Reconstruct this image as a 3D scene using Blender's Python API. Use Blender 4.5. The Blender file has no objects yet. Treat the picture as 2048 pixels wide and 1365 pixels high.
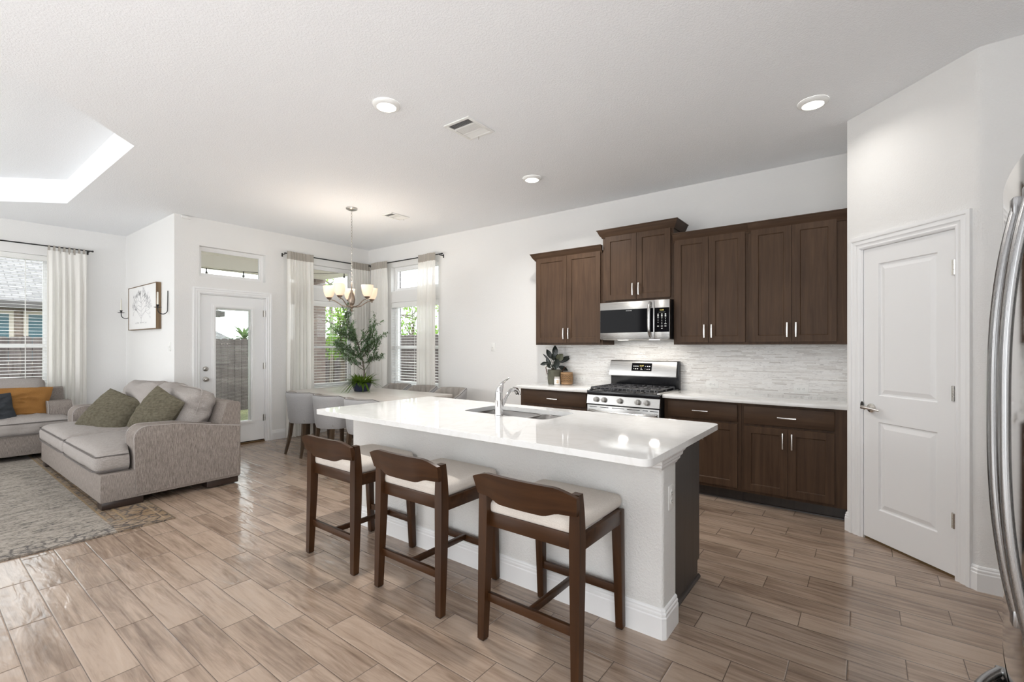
import bpy, bmesh, math, random
from mathutils import Vector, Matrix, noise
PI = math.pi
R = math.radians
sc = bpy.context.scene
C = sc.collection
rng = random.Random(7)

# ---------------------------------------------------------------- camera, sky, exposure
cam = bpy.data.cameras.new('camera')
cam_ob = bpy.data.objects.new('camera', cam)
C.objects.link(cam_ob)
cam_ob.location = (0, 0, 1.37)
cam_ob.rotation_euler = (PI / 2, 0, -R(52.7707))
cam.sensor_width = 36.0
cam.lens = 932.03 / 2048 * 36
cam.shift_y = 0.0053
cam.clip_start = 0.02
cam.clip_end = 200
sc.camera = cam_ob

world = bpy.data.worlds.new('sky')
sc.world = world
world.use_nodes = True
_bg = world.node_tree.nodes['Background']
_bg.inputs[0].default_value = (0.945, 0.975, 1.0, 1)
_bg.inputs[1].default_value = 3.7

vs = sc.view_settings
vs.view_transform = 'Standard'
vs.look = 'None'
vs.exposure = 0.25
vs.gamma = 1.0
vs.use_curve_mapping = False
sc.cycles.max_bounces = 9
sc.cycles.diffuse_bounces = 5
sc.cycles.glossy_bounces = 4
sc.cycles.transmission_bounces = 5
sc.cycles.transparent_max_bounces = 24
sc.cycles.sample_clamp_indirect = 8
sc.cycles.caustics_reflective = False
sc.cycles.caustics_refractive = False
sc.cycles.use_denoising = True


def area_light(name, loc, rot, size, power, color=(1, 1, 1), size_y=None, parent=None, shape=None, spread=None):
    l = bpy.data.lights.new(name, 'AREA')
    l.energy = power
    l.color = color
    l.size = size
    if size_y:
        l.shape = 'RECTANGLE'
        l.size_y = size_y
    if shape:
        l.shape = shape
    if spread:
        l.spread = spread
    o = bpy.data.objects.new(name, l)
    C.objects.link(o)
    o.location = loc
    o.rotation_euler = rot
    if parent:
        o.parent = parent
    return o


_sun = bpy.data.lights.new('sun', 'SUN')
_sun.energy = 3.2
_sun.angle = R(1.0)
_sun.color = (1.0, 0.96, 0.90)
_so = bpy.data.objects.new('sun', _sun)
C.objects.link(_so)
_so.rotation_euler = Vector((0.25, 0.42, -0.90)).to_track_quat('-Z', 'Y').to_euler()

# added unseen fill lights aimed at the ceiling, behind and left of the camera
area_light('ceiling_fill', (-0.9, -1.4, 0.9), (PI, 0, 0), 2.4, 18, (0.93, 0.965, 1.0), 2.0)
area_light('ceiling_fill', (-1.05, 1.9, 0.4), (PI, 0, 0), 1.6, 36, (0.93, 0.965, 1.0), 3.2)
area_light('side_fill', (-2.78, 6.3, 1.45), (0, -PI / 2, 0), 2.0, 40, (1.0, 0.99, 0.97), 3.0)  # added unseen fill light standing in for daylight from the left

# ---------------------------------------------------------------- mesh helpers
class MB:
    """collects polygons for ONE mesh"""
    def __init__(self):
        self.v = []
        self.f = []
        self.mi = []
        self.cur = 0

    def mat(self, i):
        self.cur = i
        return self

    def add(self, vs_, fs, M=None):
        b = len(self.v)
        if M is not None:
            vs_ = [M @ Vector(p) for p in vs_]
        self.v += [tuple(p) for p in vs_]
        for f in fs:
            self.f.append(tuple(b + i for i in f))
            self.mi.append(self.cur)
        return self

    def bm(self, bm, M=None):
        bm.verts.index_update()
        return self.add([v.co.copy() for v in bm.verts], [[v.index for v in f.verts] for f in bm.faces], M)

    def box(self, x0, x1, y0, y1, z0, z1, bev=0.0, seg=2, M=None):
        if x0 > x1: x0, x1 = x1, x0
        if y0 > y1: y0, y1 = y1, y0
        if z0 > z1: z0, z1 = z1, z0
        vs_ = [(x, y, z) for x in (x0, x1) for y in (y0, y1) for z in (z0, z1)]
        fs = [(0, 1, 3, 2), (4, 6, 7, 5), (0, 4, 5, 1), (2, 3, 7, 6), (0, 2, 6, 4), (1, 5, 7, 3)]
        if bev <= 0:
            return self.add(vs_, fs, M)
        bm = bmesh.new()
        bvs = [bm.verts.new(p) for p in vs_]
        for f in fs:
            bm.faces.new([bvs[i] for i in f])
        b = min(bev, 0.49 * min(x1 - x0, y1 - y0, z1 - z0))
        bmesh.ops.bevel(bm, geom=list(bm.edges), offset=b, segments=seg, profile=0.5, affect='EDGES')
        self.bm(bm, M)
        bm.free()
        return self

    def prism(self, pts, h0, h1, axis='z', M=None, cap=True):
        """pts: 2D outline, extruded along axis from h0 to h1"""
        def p3(p, h):
            if axis == 'z': return (p[0], p[1], h)
            if axis == 'x': return (h, p[0], p[1])
            return (p[0], h, p[1])
        n = len(pts)
        vs_ = [p3(p, h0) for p in pts] + [p3(p, h1) for p in pts]
        fs = [(i, (i + 1) % n, n + (i + 1) % n, n + i) for i in range(n)]
        if cap:
            fs += [tuple(range(n))[::-1], tuple(range(n, 2 * n))]
        return self.add(vs_, fs, M)

    def lathe(self, prof, n=24, M=None, cap=True):
        """prof: (r, z) list, about local z"""
        vs_ = []
        for r, z in prof:
            for i in range(n):
                a = 2 * PI * i / n
                vs_.append((r * math.cos(a), r * math.sin(a), z))
        fs = []
        for j in range(len(prof) - 1):
            for i in range(n):
                k = (i + 1) % n
                fs.append((j * n + i, j * n + k, (j + 1) * n + k, (j + 1) * n + i))
        if cap:
            if prof[0][0] > 1e-5: fs.append(tuple(range(n))[::-1])
            if prof[-1][0] > 1e-5: fs.append(tuple((len(prof) - 1) * n + i for i in range(n)))
        return self.add(vs_, fs, M)

    def cyl(self, p0, p1, r0, r1=None, n=16):
        r1 = r0 if r1 is None else r1
        return self.tube([p0, p1], [r0, r1], n)

    def tube(self, pts, r, n=10, closed=False, flat=None, up=None):
        """sweep a circle (or an ellipse r, r*flat) along pts"""
        pts = [Vector(p) for p in pts]
        m = len(pts)
        rs = r if isinstance(r, (list, tuple)) else [r] * m
        vs_ = []
        prev = None
        for i in range(m):
            if closed:
                t = pts[(i + 1) % m] - pts[i - 1]
            else:
                t = pts[min(i + 1, m - 1)] - pts[max(i - 1, 0)]
            if t.length < 1e-9: t = Vector((0, 0, 1))
            t.normalize()
            if up is not None:
                a = Vector(up) - t * t.dot(Vector(up))
                if a.length < 1e-4: a = t.orthogonal()
            elif prev is None:
                a = t.orthogonal()
            else:
                a = prev - t * t.dot(prev)
                if a.length < 1e-4: a = t.orthogonal()
            a.normalize()
            prev = a
            b = t.cross(a)
            for k in range(n):
                an = 2 * PI * k / n
                vs_.append(pts[i] + a * (rs[i] * math.cos(an)) + b * (rs[i] * (flat or 1) * math.sin(an)))
        fs = []
        for i in range(m if closed else m - 1):
            j = (i + 1) % m
            for k in range(n):
                l = (k + 1) % n
                fs.append((i * n + k, i * n + l, j * n + l, j * n + k))
        if not closed:
            fs.append(tuple(range(n))[::-1])
            fs.append(tuple((m - 1) * n + k for k in range(n)))
        return self.add(vs_, fs)

    def grid(self, fn, nu, nv, M=None, closed_u=False):
        vs_ = [fn(i / nu, j / nv) for j in range(nv + 1) for i in range(nu + (0 if closed_u else 1))]
        w = nu if closed_u else nu + 1
        fs = []
        for j in range(nv):
            for i in range(nu):
                k = (i + 1) % w
                fs.append((j * w + i, j * w + k, (j + 1) * w + k, (j + 1) * w + i))
        return self.add(vs_, fs, M)

    def bar(self, p0, p1, w0, d0, w1=None, d1=None, up=(0, 1, 0), bev=0.0):
        """tapered rectangular bar from p0 to p1; w along 'up', d across"""
        w1 = w0 if w1 is None else w1
        d1 = d0 if d1 is None else d1
        p0, p1 = Vector(p0), Vector(p1)
        t = (p1 - p0).normalized()
        a = Vector(up) - t * t.dot(Vector(up))
        a.normalize()
        b = t.cross(a)
        vs_ = []
        for p, w, d_ in ((p0, w0, d0), (p1, w1, d1)):
            for sa, sb in ((-1, -1), (1, -1), (1, 1), (-1, 1)):
                vs_.append(p + a * (sa * w / 2) + b * (sb * d_ / 2))
        fs = [(3, 2, 1, 0), (4, 5, 6, 7)] + [(i, (i + 1) % 4, 4 + (i + 1) % 4, 4 + i) for i in range(4)]
        if bev <= 0:
            return self.add(vs_, fs)
        bm = bmesh.new()
        q = [bm.verts.new(v) for v in vs_]
        for f in fs: bm.faces.new([q[i] for i in f])
        bmesh.ops.bevel(bm, geom=list(bm.edges), offset=bev, segments=2, profile=0.5, affect='EDGES')
        self.bm(bm)
        bm.free()
        return self

    def xform(self, M):
        self.v = [tuple(M @ Vector(p)) for p in self.v]
        return self


def build(name, mb, mats, parent=None, smooth=35, shift=None):
    """one object from one MB. Top level: origin moved to the base centre unless shift=False"""
    if not isinstance(mats, (list, tuple)):
        mats = [mats]
    vv = mb.v
    loc = Vector((0, 0, 0))
    if parent is None and shift is not False:
        xs = [p[0] for p in vv]; ys = [p[1] for p in vv]; zs = [p[2] for p in vv]
        loc = Vector(((min(xs) + max(xs)) / 2, (min(ys) + max(ys)) / 2, min(zs)))
    elif parent is not None:
        q = parent
        while q is not None:
            if not q.get('_local'):
                loc = loc + q.location
            q = q.parent
        vv = [(p[0] - loc.x, p[1] - loc.y, p[2] - loc.z) for p in vv]
    if parent is None:
        vv = [(p[0] - loc.x, p[1] - loc.y, p[2] - loc.z) for p in vv]
    me = bpy.data.meshes.new(name)
    me.from_pydata(vv, [], mb.f)
    for m in mats:
        me.materials.append(M_[m] if isinstance(m, str) else m)
    if len(mats) > 1:
        me.polygons.foreach_set('material_index', mb.mi)
    bm = bmesh.new()
    bm.from_mesh(me)
    bmesh.ops.recalc_face_normals(bm, faces=bm.faces)
    bm.to_mesh(me)
    bm.free()
    if smooth:
        me.shade_smooth()
        me.set_sharp_from_angle(angle=R(smooth))
    me.update()
    o = bpy.data.objects.new(name, me)
    C.objects.link(o)
    if parent is not None:
        o.parent = parent
    else:
        o.location = loc
    return o


def tag(o, label=None, cat=None, group=None, kind=None):
    if label: o['label'] = label
    if cat: o['category'] = cat
    if group: o['group'] = group
    if kind: o['kind'] = kind
    return o


def thing(name, label, cat, loc=(0, 0, 0), rotz=0.0, group=None, kind=None, local=False):
    """an Empty at the thing's base. local=True: children are given in local coordinates"""
    o = bpy.data.objects.new(name, None)
    C.objects.link(o)
    o.location = loc
    o.rotation_euler = (0, 0, rotz)
    o.empty_display_size = 0.1
    if local or rotz:
        o['_local'] = 1
    return tag(o, label, cat, group, kind)


def struct(name, mb, mats, smooth=35, parent=None):
    o = build(name, mb, mats, parent, smooth, shift=False)
    if parent is None:
        o['kind'] = 'structure'
    return o


def dup(root, loc, rotz=None, label=None):
    """copy of a thing with copies of its parts and sub-parts"""
    r = root.copy()
    C.objects.link(r)
    r.location = loc
    if rotz is not None: r.rotation_euler = (0, 0, rotz)
    if label: r['label'] = label
    for ch in list(root.children):
        c = ch.copy()
        C.objects.link(c)
        c.parent = r
        for g in list(ch.children):
            d = g.copy()
            C.objects.link(d)
            d.parent = c
    return r


def rrect(x0, x1, y0, y1, r, n=6, corners=(1, 1, 1, 1)):
    """rounded rectangle outline, ccw; corners: (x0y0, x1y0, x1y1, x0y1)"""
    pts = []
    for k, (cx, cy, a0) in enumerate(((x0 + r, y0 + r, PI), (x1 - r, y0 + r, 1.5 * PI), (x1 - r, y1 - r, 0), (x0 + r, y1 - r, 0.5 * PI))):
        if not corners[k]:
            pts.append(((x0, y0), (x1, y0), (x1, y1), (x0, y1))[k])
            continue
        for i in range(n + 1):
            a = a0 + 0.5 * PI * i / n
            pts.append((cx + r * math.cos(a), cy + r * math.sin(a)))
    return pts


def plate_with_holes(mb, outer, holes, z0, z1):
    """flat slab with holes (outlines ccw)"""
    bm = bmesh.new()
    loops = []
    for loop in [outer] + holes:
        q = [bm.verts.new((p[0], p[1], z1)) for p in loop]
        es = [bm.edges.new((q[i], q[(i + 1) % len(q)])) for i in range(len(q))]
        loops.append((q, es))
    bmesh.ops.triangle_fill(bm, use_beauty=True, edges=[e for _, es in loops for e in es])
    bm.verts.index_update()
    top = [[v.index for v in f.verts] for f in bm.faces]
    vs_ = [v.co.copy() for v in bm.verts]
    n = len(vs_)
    if z0 is None:
        mb.add(vs_, top)
    else:
        allv = vs_ + [Vector((v.x, v.y, z0)) for v in vs_]
        fs = top + [[n + i for i in f][::-1] for f in top]
        for q, _ in loops:
            for i in range(len(q)):
                a, b = q[i].index, q[(i + 1) % len(q)].index
                fs.append((a, b, n + b, n + a))
        mb.add(allv, fs)
    bm.free()
    return mb


def rounded_cushion(mb, sx, sy, sz, r, crown=0.0, n=14, wr=0.0, seed=0, M=None, sag=0.0, wscale=(9, 9, 9)):
    """soft box centred on the origin; crown bulges the +-z faces, wr = wrinkle depth"""
    bm = bmesh.new()
    bmesh.ops.create_cube(bm, size=2.0)
    bmesh.ops.subdivide_edges(bm, edges=list(bm.edges), cuts=n, use_grid_fill=True)
    hx, hy, hz = sx / 2, sy / 2, sz / 2
    off = Vector((seed * 3.7, seed * 1.3, seed * 2.1))
    for v in bm.verts:
        u = v.co.copy()
        # concentrate the grid near the edges
        g = Vector([math.copysign(1 - (1 - abs(c)) ** 1.35, c) for c in u])
        p = Vector((g.x * hx, g.y * hy, g.z * hz))
        q = Vector((max(-hx + r, min(hx - r, p.x)), max(-hy + r, min(hy - r, p.y)), max(-hz + r, min(hz - r, p.z))))
        dd = p - q
        if dd.length > 1e-9:
            p = q + dd.normalized() * r
        c = crown * (1 - min(1, abs(p.x / hx)) ** 2.5) * (1 - min(1, abs(p.y / hy)) ** 2.5)
        p.z += c * (p.z / hz)
        if sag:
            p.z -= sag * (p.x / hx) ** 2
        if wr:
            s = Vector((p.x * wscale[0], p.y * wscale[1], p.z * wscale[2])) + off
            nn = noise.noise(s) * 0.6 + (1 - abs(noise.noise(s * 0.7 + Vector((5, 3, 1))))) ** 4 * 0.7 - 0.25
            d2 = p.normalized() if p.length > 1e-6 else Vector((0, 0, 1))
            p += d2 * (wr * nn)
        v.co = p
    mb.bm(bm, M)
    bm.free()
    return mb


def throw_pillow(mb, w, h, t, M, seed=0, wr=0.012, n=28, pinch=0.1):
    """knife-edge pillow in the local xz-plane (w along x, h along z), thickness t along y"""
    def fn(sign):
        def g(u, v):
            a, b = 2 * u - 1, 2 * v - 1
            sx = 1 - pinch * (1 - b * b) * 0.6
            sz = 1 - pinch * (1 - a * a) * 0.6
            prof = ((1 - abs(a) ** 2.4) * (1 - abs(b) ** 2.4)) ** 0.55
            p = Vector((a * w / 2 * (1 - pinch * (1 - abs(b)) ** 1.5 * abs(a) * 0.6), 0, b * h / 2 * (1 - pinch * (1 - abs(a)) ** 1.5 * abs(b) * 0.6)))
            y = sign * t / 2 * prof
            s = Vector((a * 3 + seed, b * 4.5 - seed, sign * 2 + seed * 0.3))
            y += sign * wr * prof * (noise.noise(s) + (1 - abs(noise.noise(s * 1.3))) ** 5 * 0.9)
            p.y = y
            return tuple(p)
        return g
    mb.grid(fn(1), n, n, M)
    mb.grid(fn(-1), n, n, M)
    return mb


def wall_panel(mb, axis, c0, c1, a0, a1, z0, z1, holes):
    """wall slab; axis 'x': plane of constant x between c0..c1, running along y a0..a1.  holes: (a0,a1,z0,z1)"""
    ys = sorted(set([a0, a1] + [h[0] for h in holes] + [h[1] for h in holes]))
    zs = sorted(set([z0, z1] + [h[2] for h in holes] + [h[3] for h in holes]))
    def solid(i, j):
        if i < 0 or j < 0 or i >= len(ys) - 1 or j >= len(zs) - 1: return False
        ym, zm = (ys[i] + ys[i + 1]) / 2, (zs[j] + zs[j + 1]) / 2
        return not any(h[0] < ym < h[1] and h[2] < zm < h[3] for h in holes)
    def P(c, a, z):
        return (c, a, z) if axis == 'x' else (a, c, z)
    for i in range(len(ys) - 1):
        for j in range(len(zs) - 1):
            if not solid(i, j): continue
            A0, A1, Z0, Z1 = ys[i], ys[i + 1], zs[j], zs[j + 1]
            for c in (c0, c1):
                mb.add([P(c, A0, Z0), P(c, A1, Z0), P(c, A1, Z1), P(c, A0, Z1)], [(0, 1, 2, 3)])
            for (di, dj, q) in ((-1, 0, [(A0, Z0), (A0, Z1)]), (1, 0, [(A1, Z0), (A1, Z1)]), (0, -1, [(A0, Z0), (A1, Z0)]), (0, 1, [(A0, Z1), (A1, Z1)])):
                if not solid(i + di, j + dj):
                    (p, q_) = q
                    mb.add([P(c0, *p), P(c0, *q_), P(c1, *q_), P(c1, *p)], [(0, 1, 2, 3)])
    return mb


def text_mesh(s, size, mat, name, M, parent=None, extrude=0.0004, align='CENTER'):
    """lettering as a mesh"""
    cu = bpy.data.curves.new(name, 'FONT')
    cu.body = s
    cu.size = size
    cu.extrude = extrude
    cu.align_x = align
    cu.align_y = 'CENTER'
    cu.resolution_u = 2
    ob = bpy.data.objects.new(name, cu)
    C.objects.link(ob)
    dg = bpy.context.evaluated_depsgraph_get()
    me = ob.evaluated_get(dg).to_mesh()
    mb = MB()
    mb.add([v.co.copy() for v in me.vertices], [list(p.vertices) for p in me.polygons], M)
    ob.evaluated_get(dg).to_mesh_clear()
    bpy.data.objects.remove(ob)
    bpy.data.curves.remove(cu)
    return build(name, mb, mat, parent, smooth=0)
# ---------------------------------------------------------------- materials (all procedural)
M_ = {}


class NT:
    def __init__(self, name):
        self.m = bpy.data.materials.new(name)
        self.m.use_nodes = True
        self.t = self.m.node_tree
        self.p = self.t.nodes['Principled BSDF']
        self.out = self.t.nodes['Material Output']
        self._tc = None
        M_[name] = self.m

    def n(self, typ, **kw):
        nd = self.t.nodes.new(typ)
        for k, v in kw.items():
            setattr(nd, k, v)
        return nd

    def link(self, a, b):
        self.t.links.new(a, b)

    def put(self, sock, v):
        if hasattr(v, 'is_output') or hasattr(v, 'links'):
            self.link(v, sock)
        elif isinstance(v, (tuple, list)) and len(v) == 3 and sock.type == 'RGBA':
            sock.default_value = (*v, 1)
        else:
            sock.default_value = v

    def co(self, kind='Object'):
        if self._tc is None:
            self._tc = self.n('ShaderNodeTexCoord')
        return self._tc.outputs[kind]

    def mapping(self, scale=(1, 1, 1), rot=(0, 0, 0), loc=(0, 0, 0), vec=None):
        nd = self.n('ShaderNodeMapping')
        self.put(nd.inputs['Vector'], vec or self.co())
        nd.inputs['Scale'].default_value = scale
        nd.inputs['Rotation'].default_value = rot
        nd.inputs['Location'].default_value = loc
        return nd.outputs[0]

    def noise(self, scale=5, detail=4, rough=0.5, vec=None, dist=0.0, color=False):
        nd = self.n('ShaderNodeTexNoise')
        self.put(nd.inputs['Vector'], vec or self.co())
        nd.inputs['Scale'].default_value = scale
        nd.inputs['Detail'].default_value = detail
        nd.inputs['Roughness'].default_value = rough
        nd.inputs['Distortion'].default_value = dist
        return nd.outputs['Color' if color else 'Fac']

    def voronoi(self, scale=5, vec=None, feature='F1', out='Distance'):
        nd = self.n('ShaderNodeTexVoronoi', feature=feature)
        self.put(nd.inputs['Vector'], vec or self.co())
        nd.inputs['Scale'].default_value = scale
        return nd.outputs[out]

    def wave(self, scale=5, dist=0, detail=2, dscale=1, vec=None, direction='X', prof='SIN'):
        nd = self.n('ShaderNodeTexWave', bands_direction=direction, wave_profile=prof)
        self.put(nd.inputs['Vector'], vec or self.co())
        nd.inputs['Scale'].default_value = scale
        nd.inputs['Distortion'].default_value = dist
        nd.inputs['Detail'].default_value = detail
        nd.inputs['Detail Scale'].default_value = dscale
        return nd.outputs['Fac']

    def white(self, vec):
        nd = self.n('ShaderNodeTexWhiteNoise', noise_dimensions='3D')
        self.link(vec, nd.inputs['Vector'])
        return nd.outputs['Value']

    def math(self, op, a, b=0.0, c=0.0, clamp=False):
        nd = self.n('ShaderNodeMath', operation=op)
        nd.use_clamp = clamp
        for i, v in enumerate((a, b, c)):
            if i < len(nd.inputs): self.put(nd.inputs[i], v)
        return nd.outputs[0]

    def sep(self, vec=None):
        nd = self.n('ShaderNodeSeparateXYZ')
        self.put(nd.inputs[0], vec or self.co())
        return nd.outputs

    def comb(self, x, y, z):
        nd = self.n('ShaderNodeCombineXYZ')
        for i, v in enumerate((x, y, z)): self.put(nd.inputs[i], v)
        return nd.outputs[0]

    def ramp(self, fac, stops, interp='LINEAR'):
        nd = self.n('ShaderNodeValToRGB')
        nd.color_ramp.interpolation = interp
        self.link(fac, nd.inputs[0])
        e = nd.color_ramp.elements
        while len(e) < len(stops): e.new(0.5)
        for i, (p, c) in enumerate(stops):
            e[i].position = p
            if not isinstance(c, (tuple, list)): c = (c, c, c)
            e[i].color = (*c, 1)
        return nd.outputs[0]

    def mix(self, fac, a, b, blend='MIX'):
        nd = self.n('ShaderNodeMix', data_type='RGBA', blend_type=blend)
        self.put(nd.inputs[0], fac)
        self.put(nd.inputs[6], a)
        self.put(nd.inputs[7], b)
        return nd.outputs[2]

    def bump(self, h, strength=0.3, dist=0.01, normal=None):
        nd = self.n('ShaderNodeBump')
        nd.inputs['Strength'].default_value = strength
        nd.inputs['Distance'].default_value = dist
        self.put(nd.inputs['Height'], h)
        if normal is not None: self.link(normal, nd.inputs['Normal'])
        self.link(nd.outputs[0], self.p.inputs['Normal'])
        return nd.outputs[0]

    def base(self, v): self.put(self.p.inputs['Base Color'], v); return self
    def rough(self, v): self.put(self.p.inputs['Roughness'], v); return self
    def metal(self, v=1.0): self.p.inputs['Metallic'].default_value = v; return self
    def spec(self, v): self.p.inputs['Specular IOR Level'].default_value = v; return self
    def coat(self, v, r=0.1): self.p.inputs['Coat Weight'].default_value = v; self.p.inputs['Coat Roughness'].default_value = r; return self
    def emit(self, c, s): self.p.inputs['Emission Color'].default_value = (*c, 1); self.p.inputs['Emission Strength'].default_value = s; return self


def srgb(r, g, b):
    def f(c):
        c /= 255
        return c / 12.92 if c <= 0.04045 else ((c + 0.055) / 1.055) ** 2.4
    return (f(r), f(g), f(b))


def plain(name, col, rough=0.5, metal=0.0, spec=0.5, bump=None, coat=0.0, var=None):
    t = NT(name)
    if var:
        c2 = tuple(x * var[1] for x in col)
        t.base(t.mix(t.ramp(t.noise(var[0], 5), [(0.3, 0.0), (0.7, 1.0)]), col, c2))
    else:
        t.base(col)
    t.rough(rough).metal(metal).spec(spec)
    if bump: t.bump(t.noise(bump[0], bump[3] if len(bump) > 3 else 3), bump[1], bump[2])
    if coat: t.coat(coat)
    return t


def paint(name, col, scale, strength):
    """orange-peel / knock-down textured wall paint"""
    t = NT(name)
    t.base(col).rough(0.75).spec(0.25)
    h = t.ramp(t.noise(scale, 3, 0.55, dist=0.6), [(0.42, 0.0), (0.58, 1.0)])
    t.bump(h, strength, 0.004)
    return t


paint('wall_paint', (0.80, 0.796, 0.785), 105, 0.20)
paint('ceiling_paint', (0.885, 0.90, 0.92), 80, 0.32)
paint('island_paint', (0.74, 0.735, 0.72), 85, 0.42)
plain('trim_white', (0.84, 0.845, 0.85), 0.35, spec=0.5)
plain('door_white', (0.83, 0.835, 0.84), 0.4)
plain('vinyl_white', (0.85, 0.85, 0.85), 0.4)
plain('plastic_white', (0.82, 0.82, 0.80), 0.35)
plain('slot_dark', (0.03, 0.03, 0.03), 0.6)
plain('blind_white', (0.86, 0.86, 0.84), 0.45)
plain('cord_white', (0.8, 0.8, 0.78), 0.8)
plain('black_iron', (0.012, 0.012, 0.012), 0.5, spec=0.4)
plain('matte_black', (0.010, 0.010, 0.011), 0.45)
plain('gloss_black', (0.004, 0.004, 0.005), 0.06, spec=0.05)
plain('knob_steel', (0.62, 0.61, 0.59), 0.42, metal=0.6)
plain('enamel_black', (0.010, 0.010, 0.012), 0.22)
plain('cast_iron', (0.035, 0.036, 0.042), 0.42, spec=0.7)
plain('wax', (0.80, 0.78, 0.70), 0.5)
plain('display_text', (0.75, 0.75, 0.75), 0.5)
t_ = plain('display_amber', (0.5, 0.4, 0.1), 0.5); t_.emit((0.9, 0.75, 0.25), 0.5)
plain('label_paper', srgb(205, 180, 150), 0.7)
plain('chrome', (0.78, 0.78, 0.79), 0.06, metal=1)
plain('nickel', (0.52, 0.50, 0.47), 0.30, metal=1)
plain('nickel_bright', (0.74, 0.72, 0.69), 0.25, metal=1)
plain('bronze_brushed', (0.33, 0.27, 0.22), 0.35, metal=1)
plain('ledge_seal', (0.09, 0.06, 0.045), 0.6)


def stainless(name, col, rough, axis):
    """brushed steel: fine streaks along one axis"""
    t = NT(name)
    sc_ = {'x': (4, 900, 900), 'y': (900, 4, 900), 'z': (900, 900, 4)}[axis]
    nz = t.noise(1, 3, 0.6, vec=t.mapping(sc_))
    t.base(t.mix(nz, tuple(c * 0.93 for c in col), tuple(min(1, c * 1.05) for c in col)))
    t.rough(t.math('MULTIPLY_ADD', nz, 0.10, rough - 0.05)).metal(1)
    t.bump(nz, 0.02, 0.001)
    return t


stainless('steel', (0.46, 0.455, 0.445), 0.27, 'y')
stainless('steel_sink', (0.33, 0.32, 0.31), 0.30, 'y')
stainless('steel_fridge', (0.62, 0.61, 0.60), 0.085, 'x')
stainless('steel_handle', (0.36, 0.36, 0.365), 0.28, 'z')


def wood(name, dark, light, axis, rough=0.38, scale=1.0, coat=0.0, contrast=(0.3, 0.72)):
    t = NT(name)
    s = {'x': (1.6, 26, 26), 'y': (26, 1.6, 26), 'z': (26, 26, 1.6)}[axis]
    s = tuple(a * scale for a in s)
    v = t.mapping(s)
    a = t.noise(1.0, 6, 0.6, vec=v, dist=0.9)
    b = t.noise(2.2 * scale, 3, 0.5)
    f = t.math('ADD', t.math('MULTIPLY', a, 0.7), t.math('MULTIPLY', b, 0.3))
    t.base(t.ramp(f, [(contrast[0], dark), (contrast[1], light)]))
    t.rough(t.math('MULTIPLY_ADD', a, 0.15, rough - 0.07))
    t.bump(a, 0.06, 0.002)
    if coat: t.coat(coat, 0.25)
    return t


wood('cabinet_wood', (0.047, 0.027, 0.0165), (0.100, 0.060, 0.037), 'z', 0.42).spec(0.16)
wood('cabinet_wood_flat', (0.045, 0.026, 0.0165), (0.096, 0.058, 0.036), 'y', 0.42).spec(0.16)
wood('panel_wood', (0.022, 0.017, 0.015), (0.040, 0.031, 0.026), 'z', 0.38)
wood('stool_wood', (0.022, 0.0085, 0.0032), (0.064, 0.0265, 0.0098), 'z', 0.30, 0.8).spec(0.28)
wood('stool_wood_flat', (0.024, 0.0095, 0.0036), (0.070, 0.029, 0.0108), 'y', 0.30, 0.8).spec(0.28)
wood('leg_wood', (0.05, 0.032, 0.020), (0.105, 0.070, 0.043), 'z', 0.4)
wood('foot_wood', (0.020, 0.012, 0.009), (0.035, 0.021, 0.016), 'x', 0.35)
wood('table_wood', (0.42, 0.385, 0.35), (0.60, 0.565, 0.53), 'y', 0.32, 0.7)
wood('frame_wood', (0.10, 0.06, 0.03), (0.26, 0.17, 0.09), 'z', 0.5)
wood('threshold_wood', (0.10, 0.06, 0.025), (0.2, 0.12, 0.05), 'x', 0.5)


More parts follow.
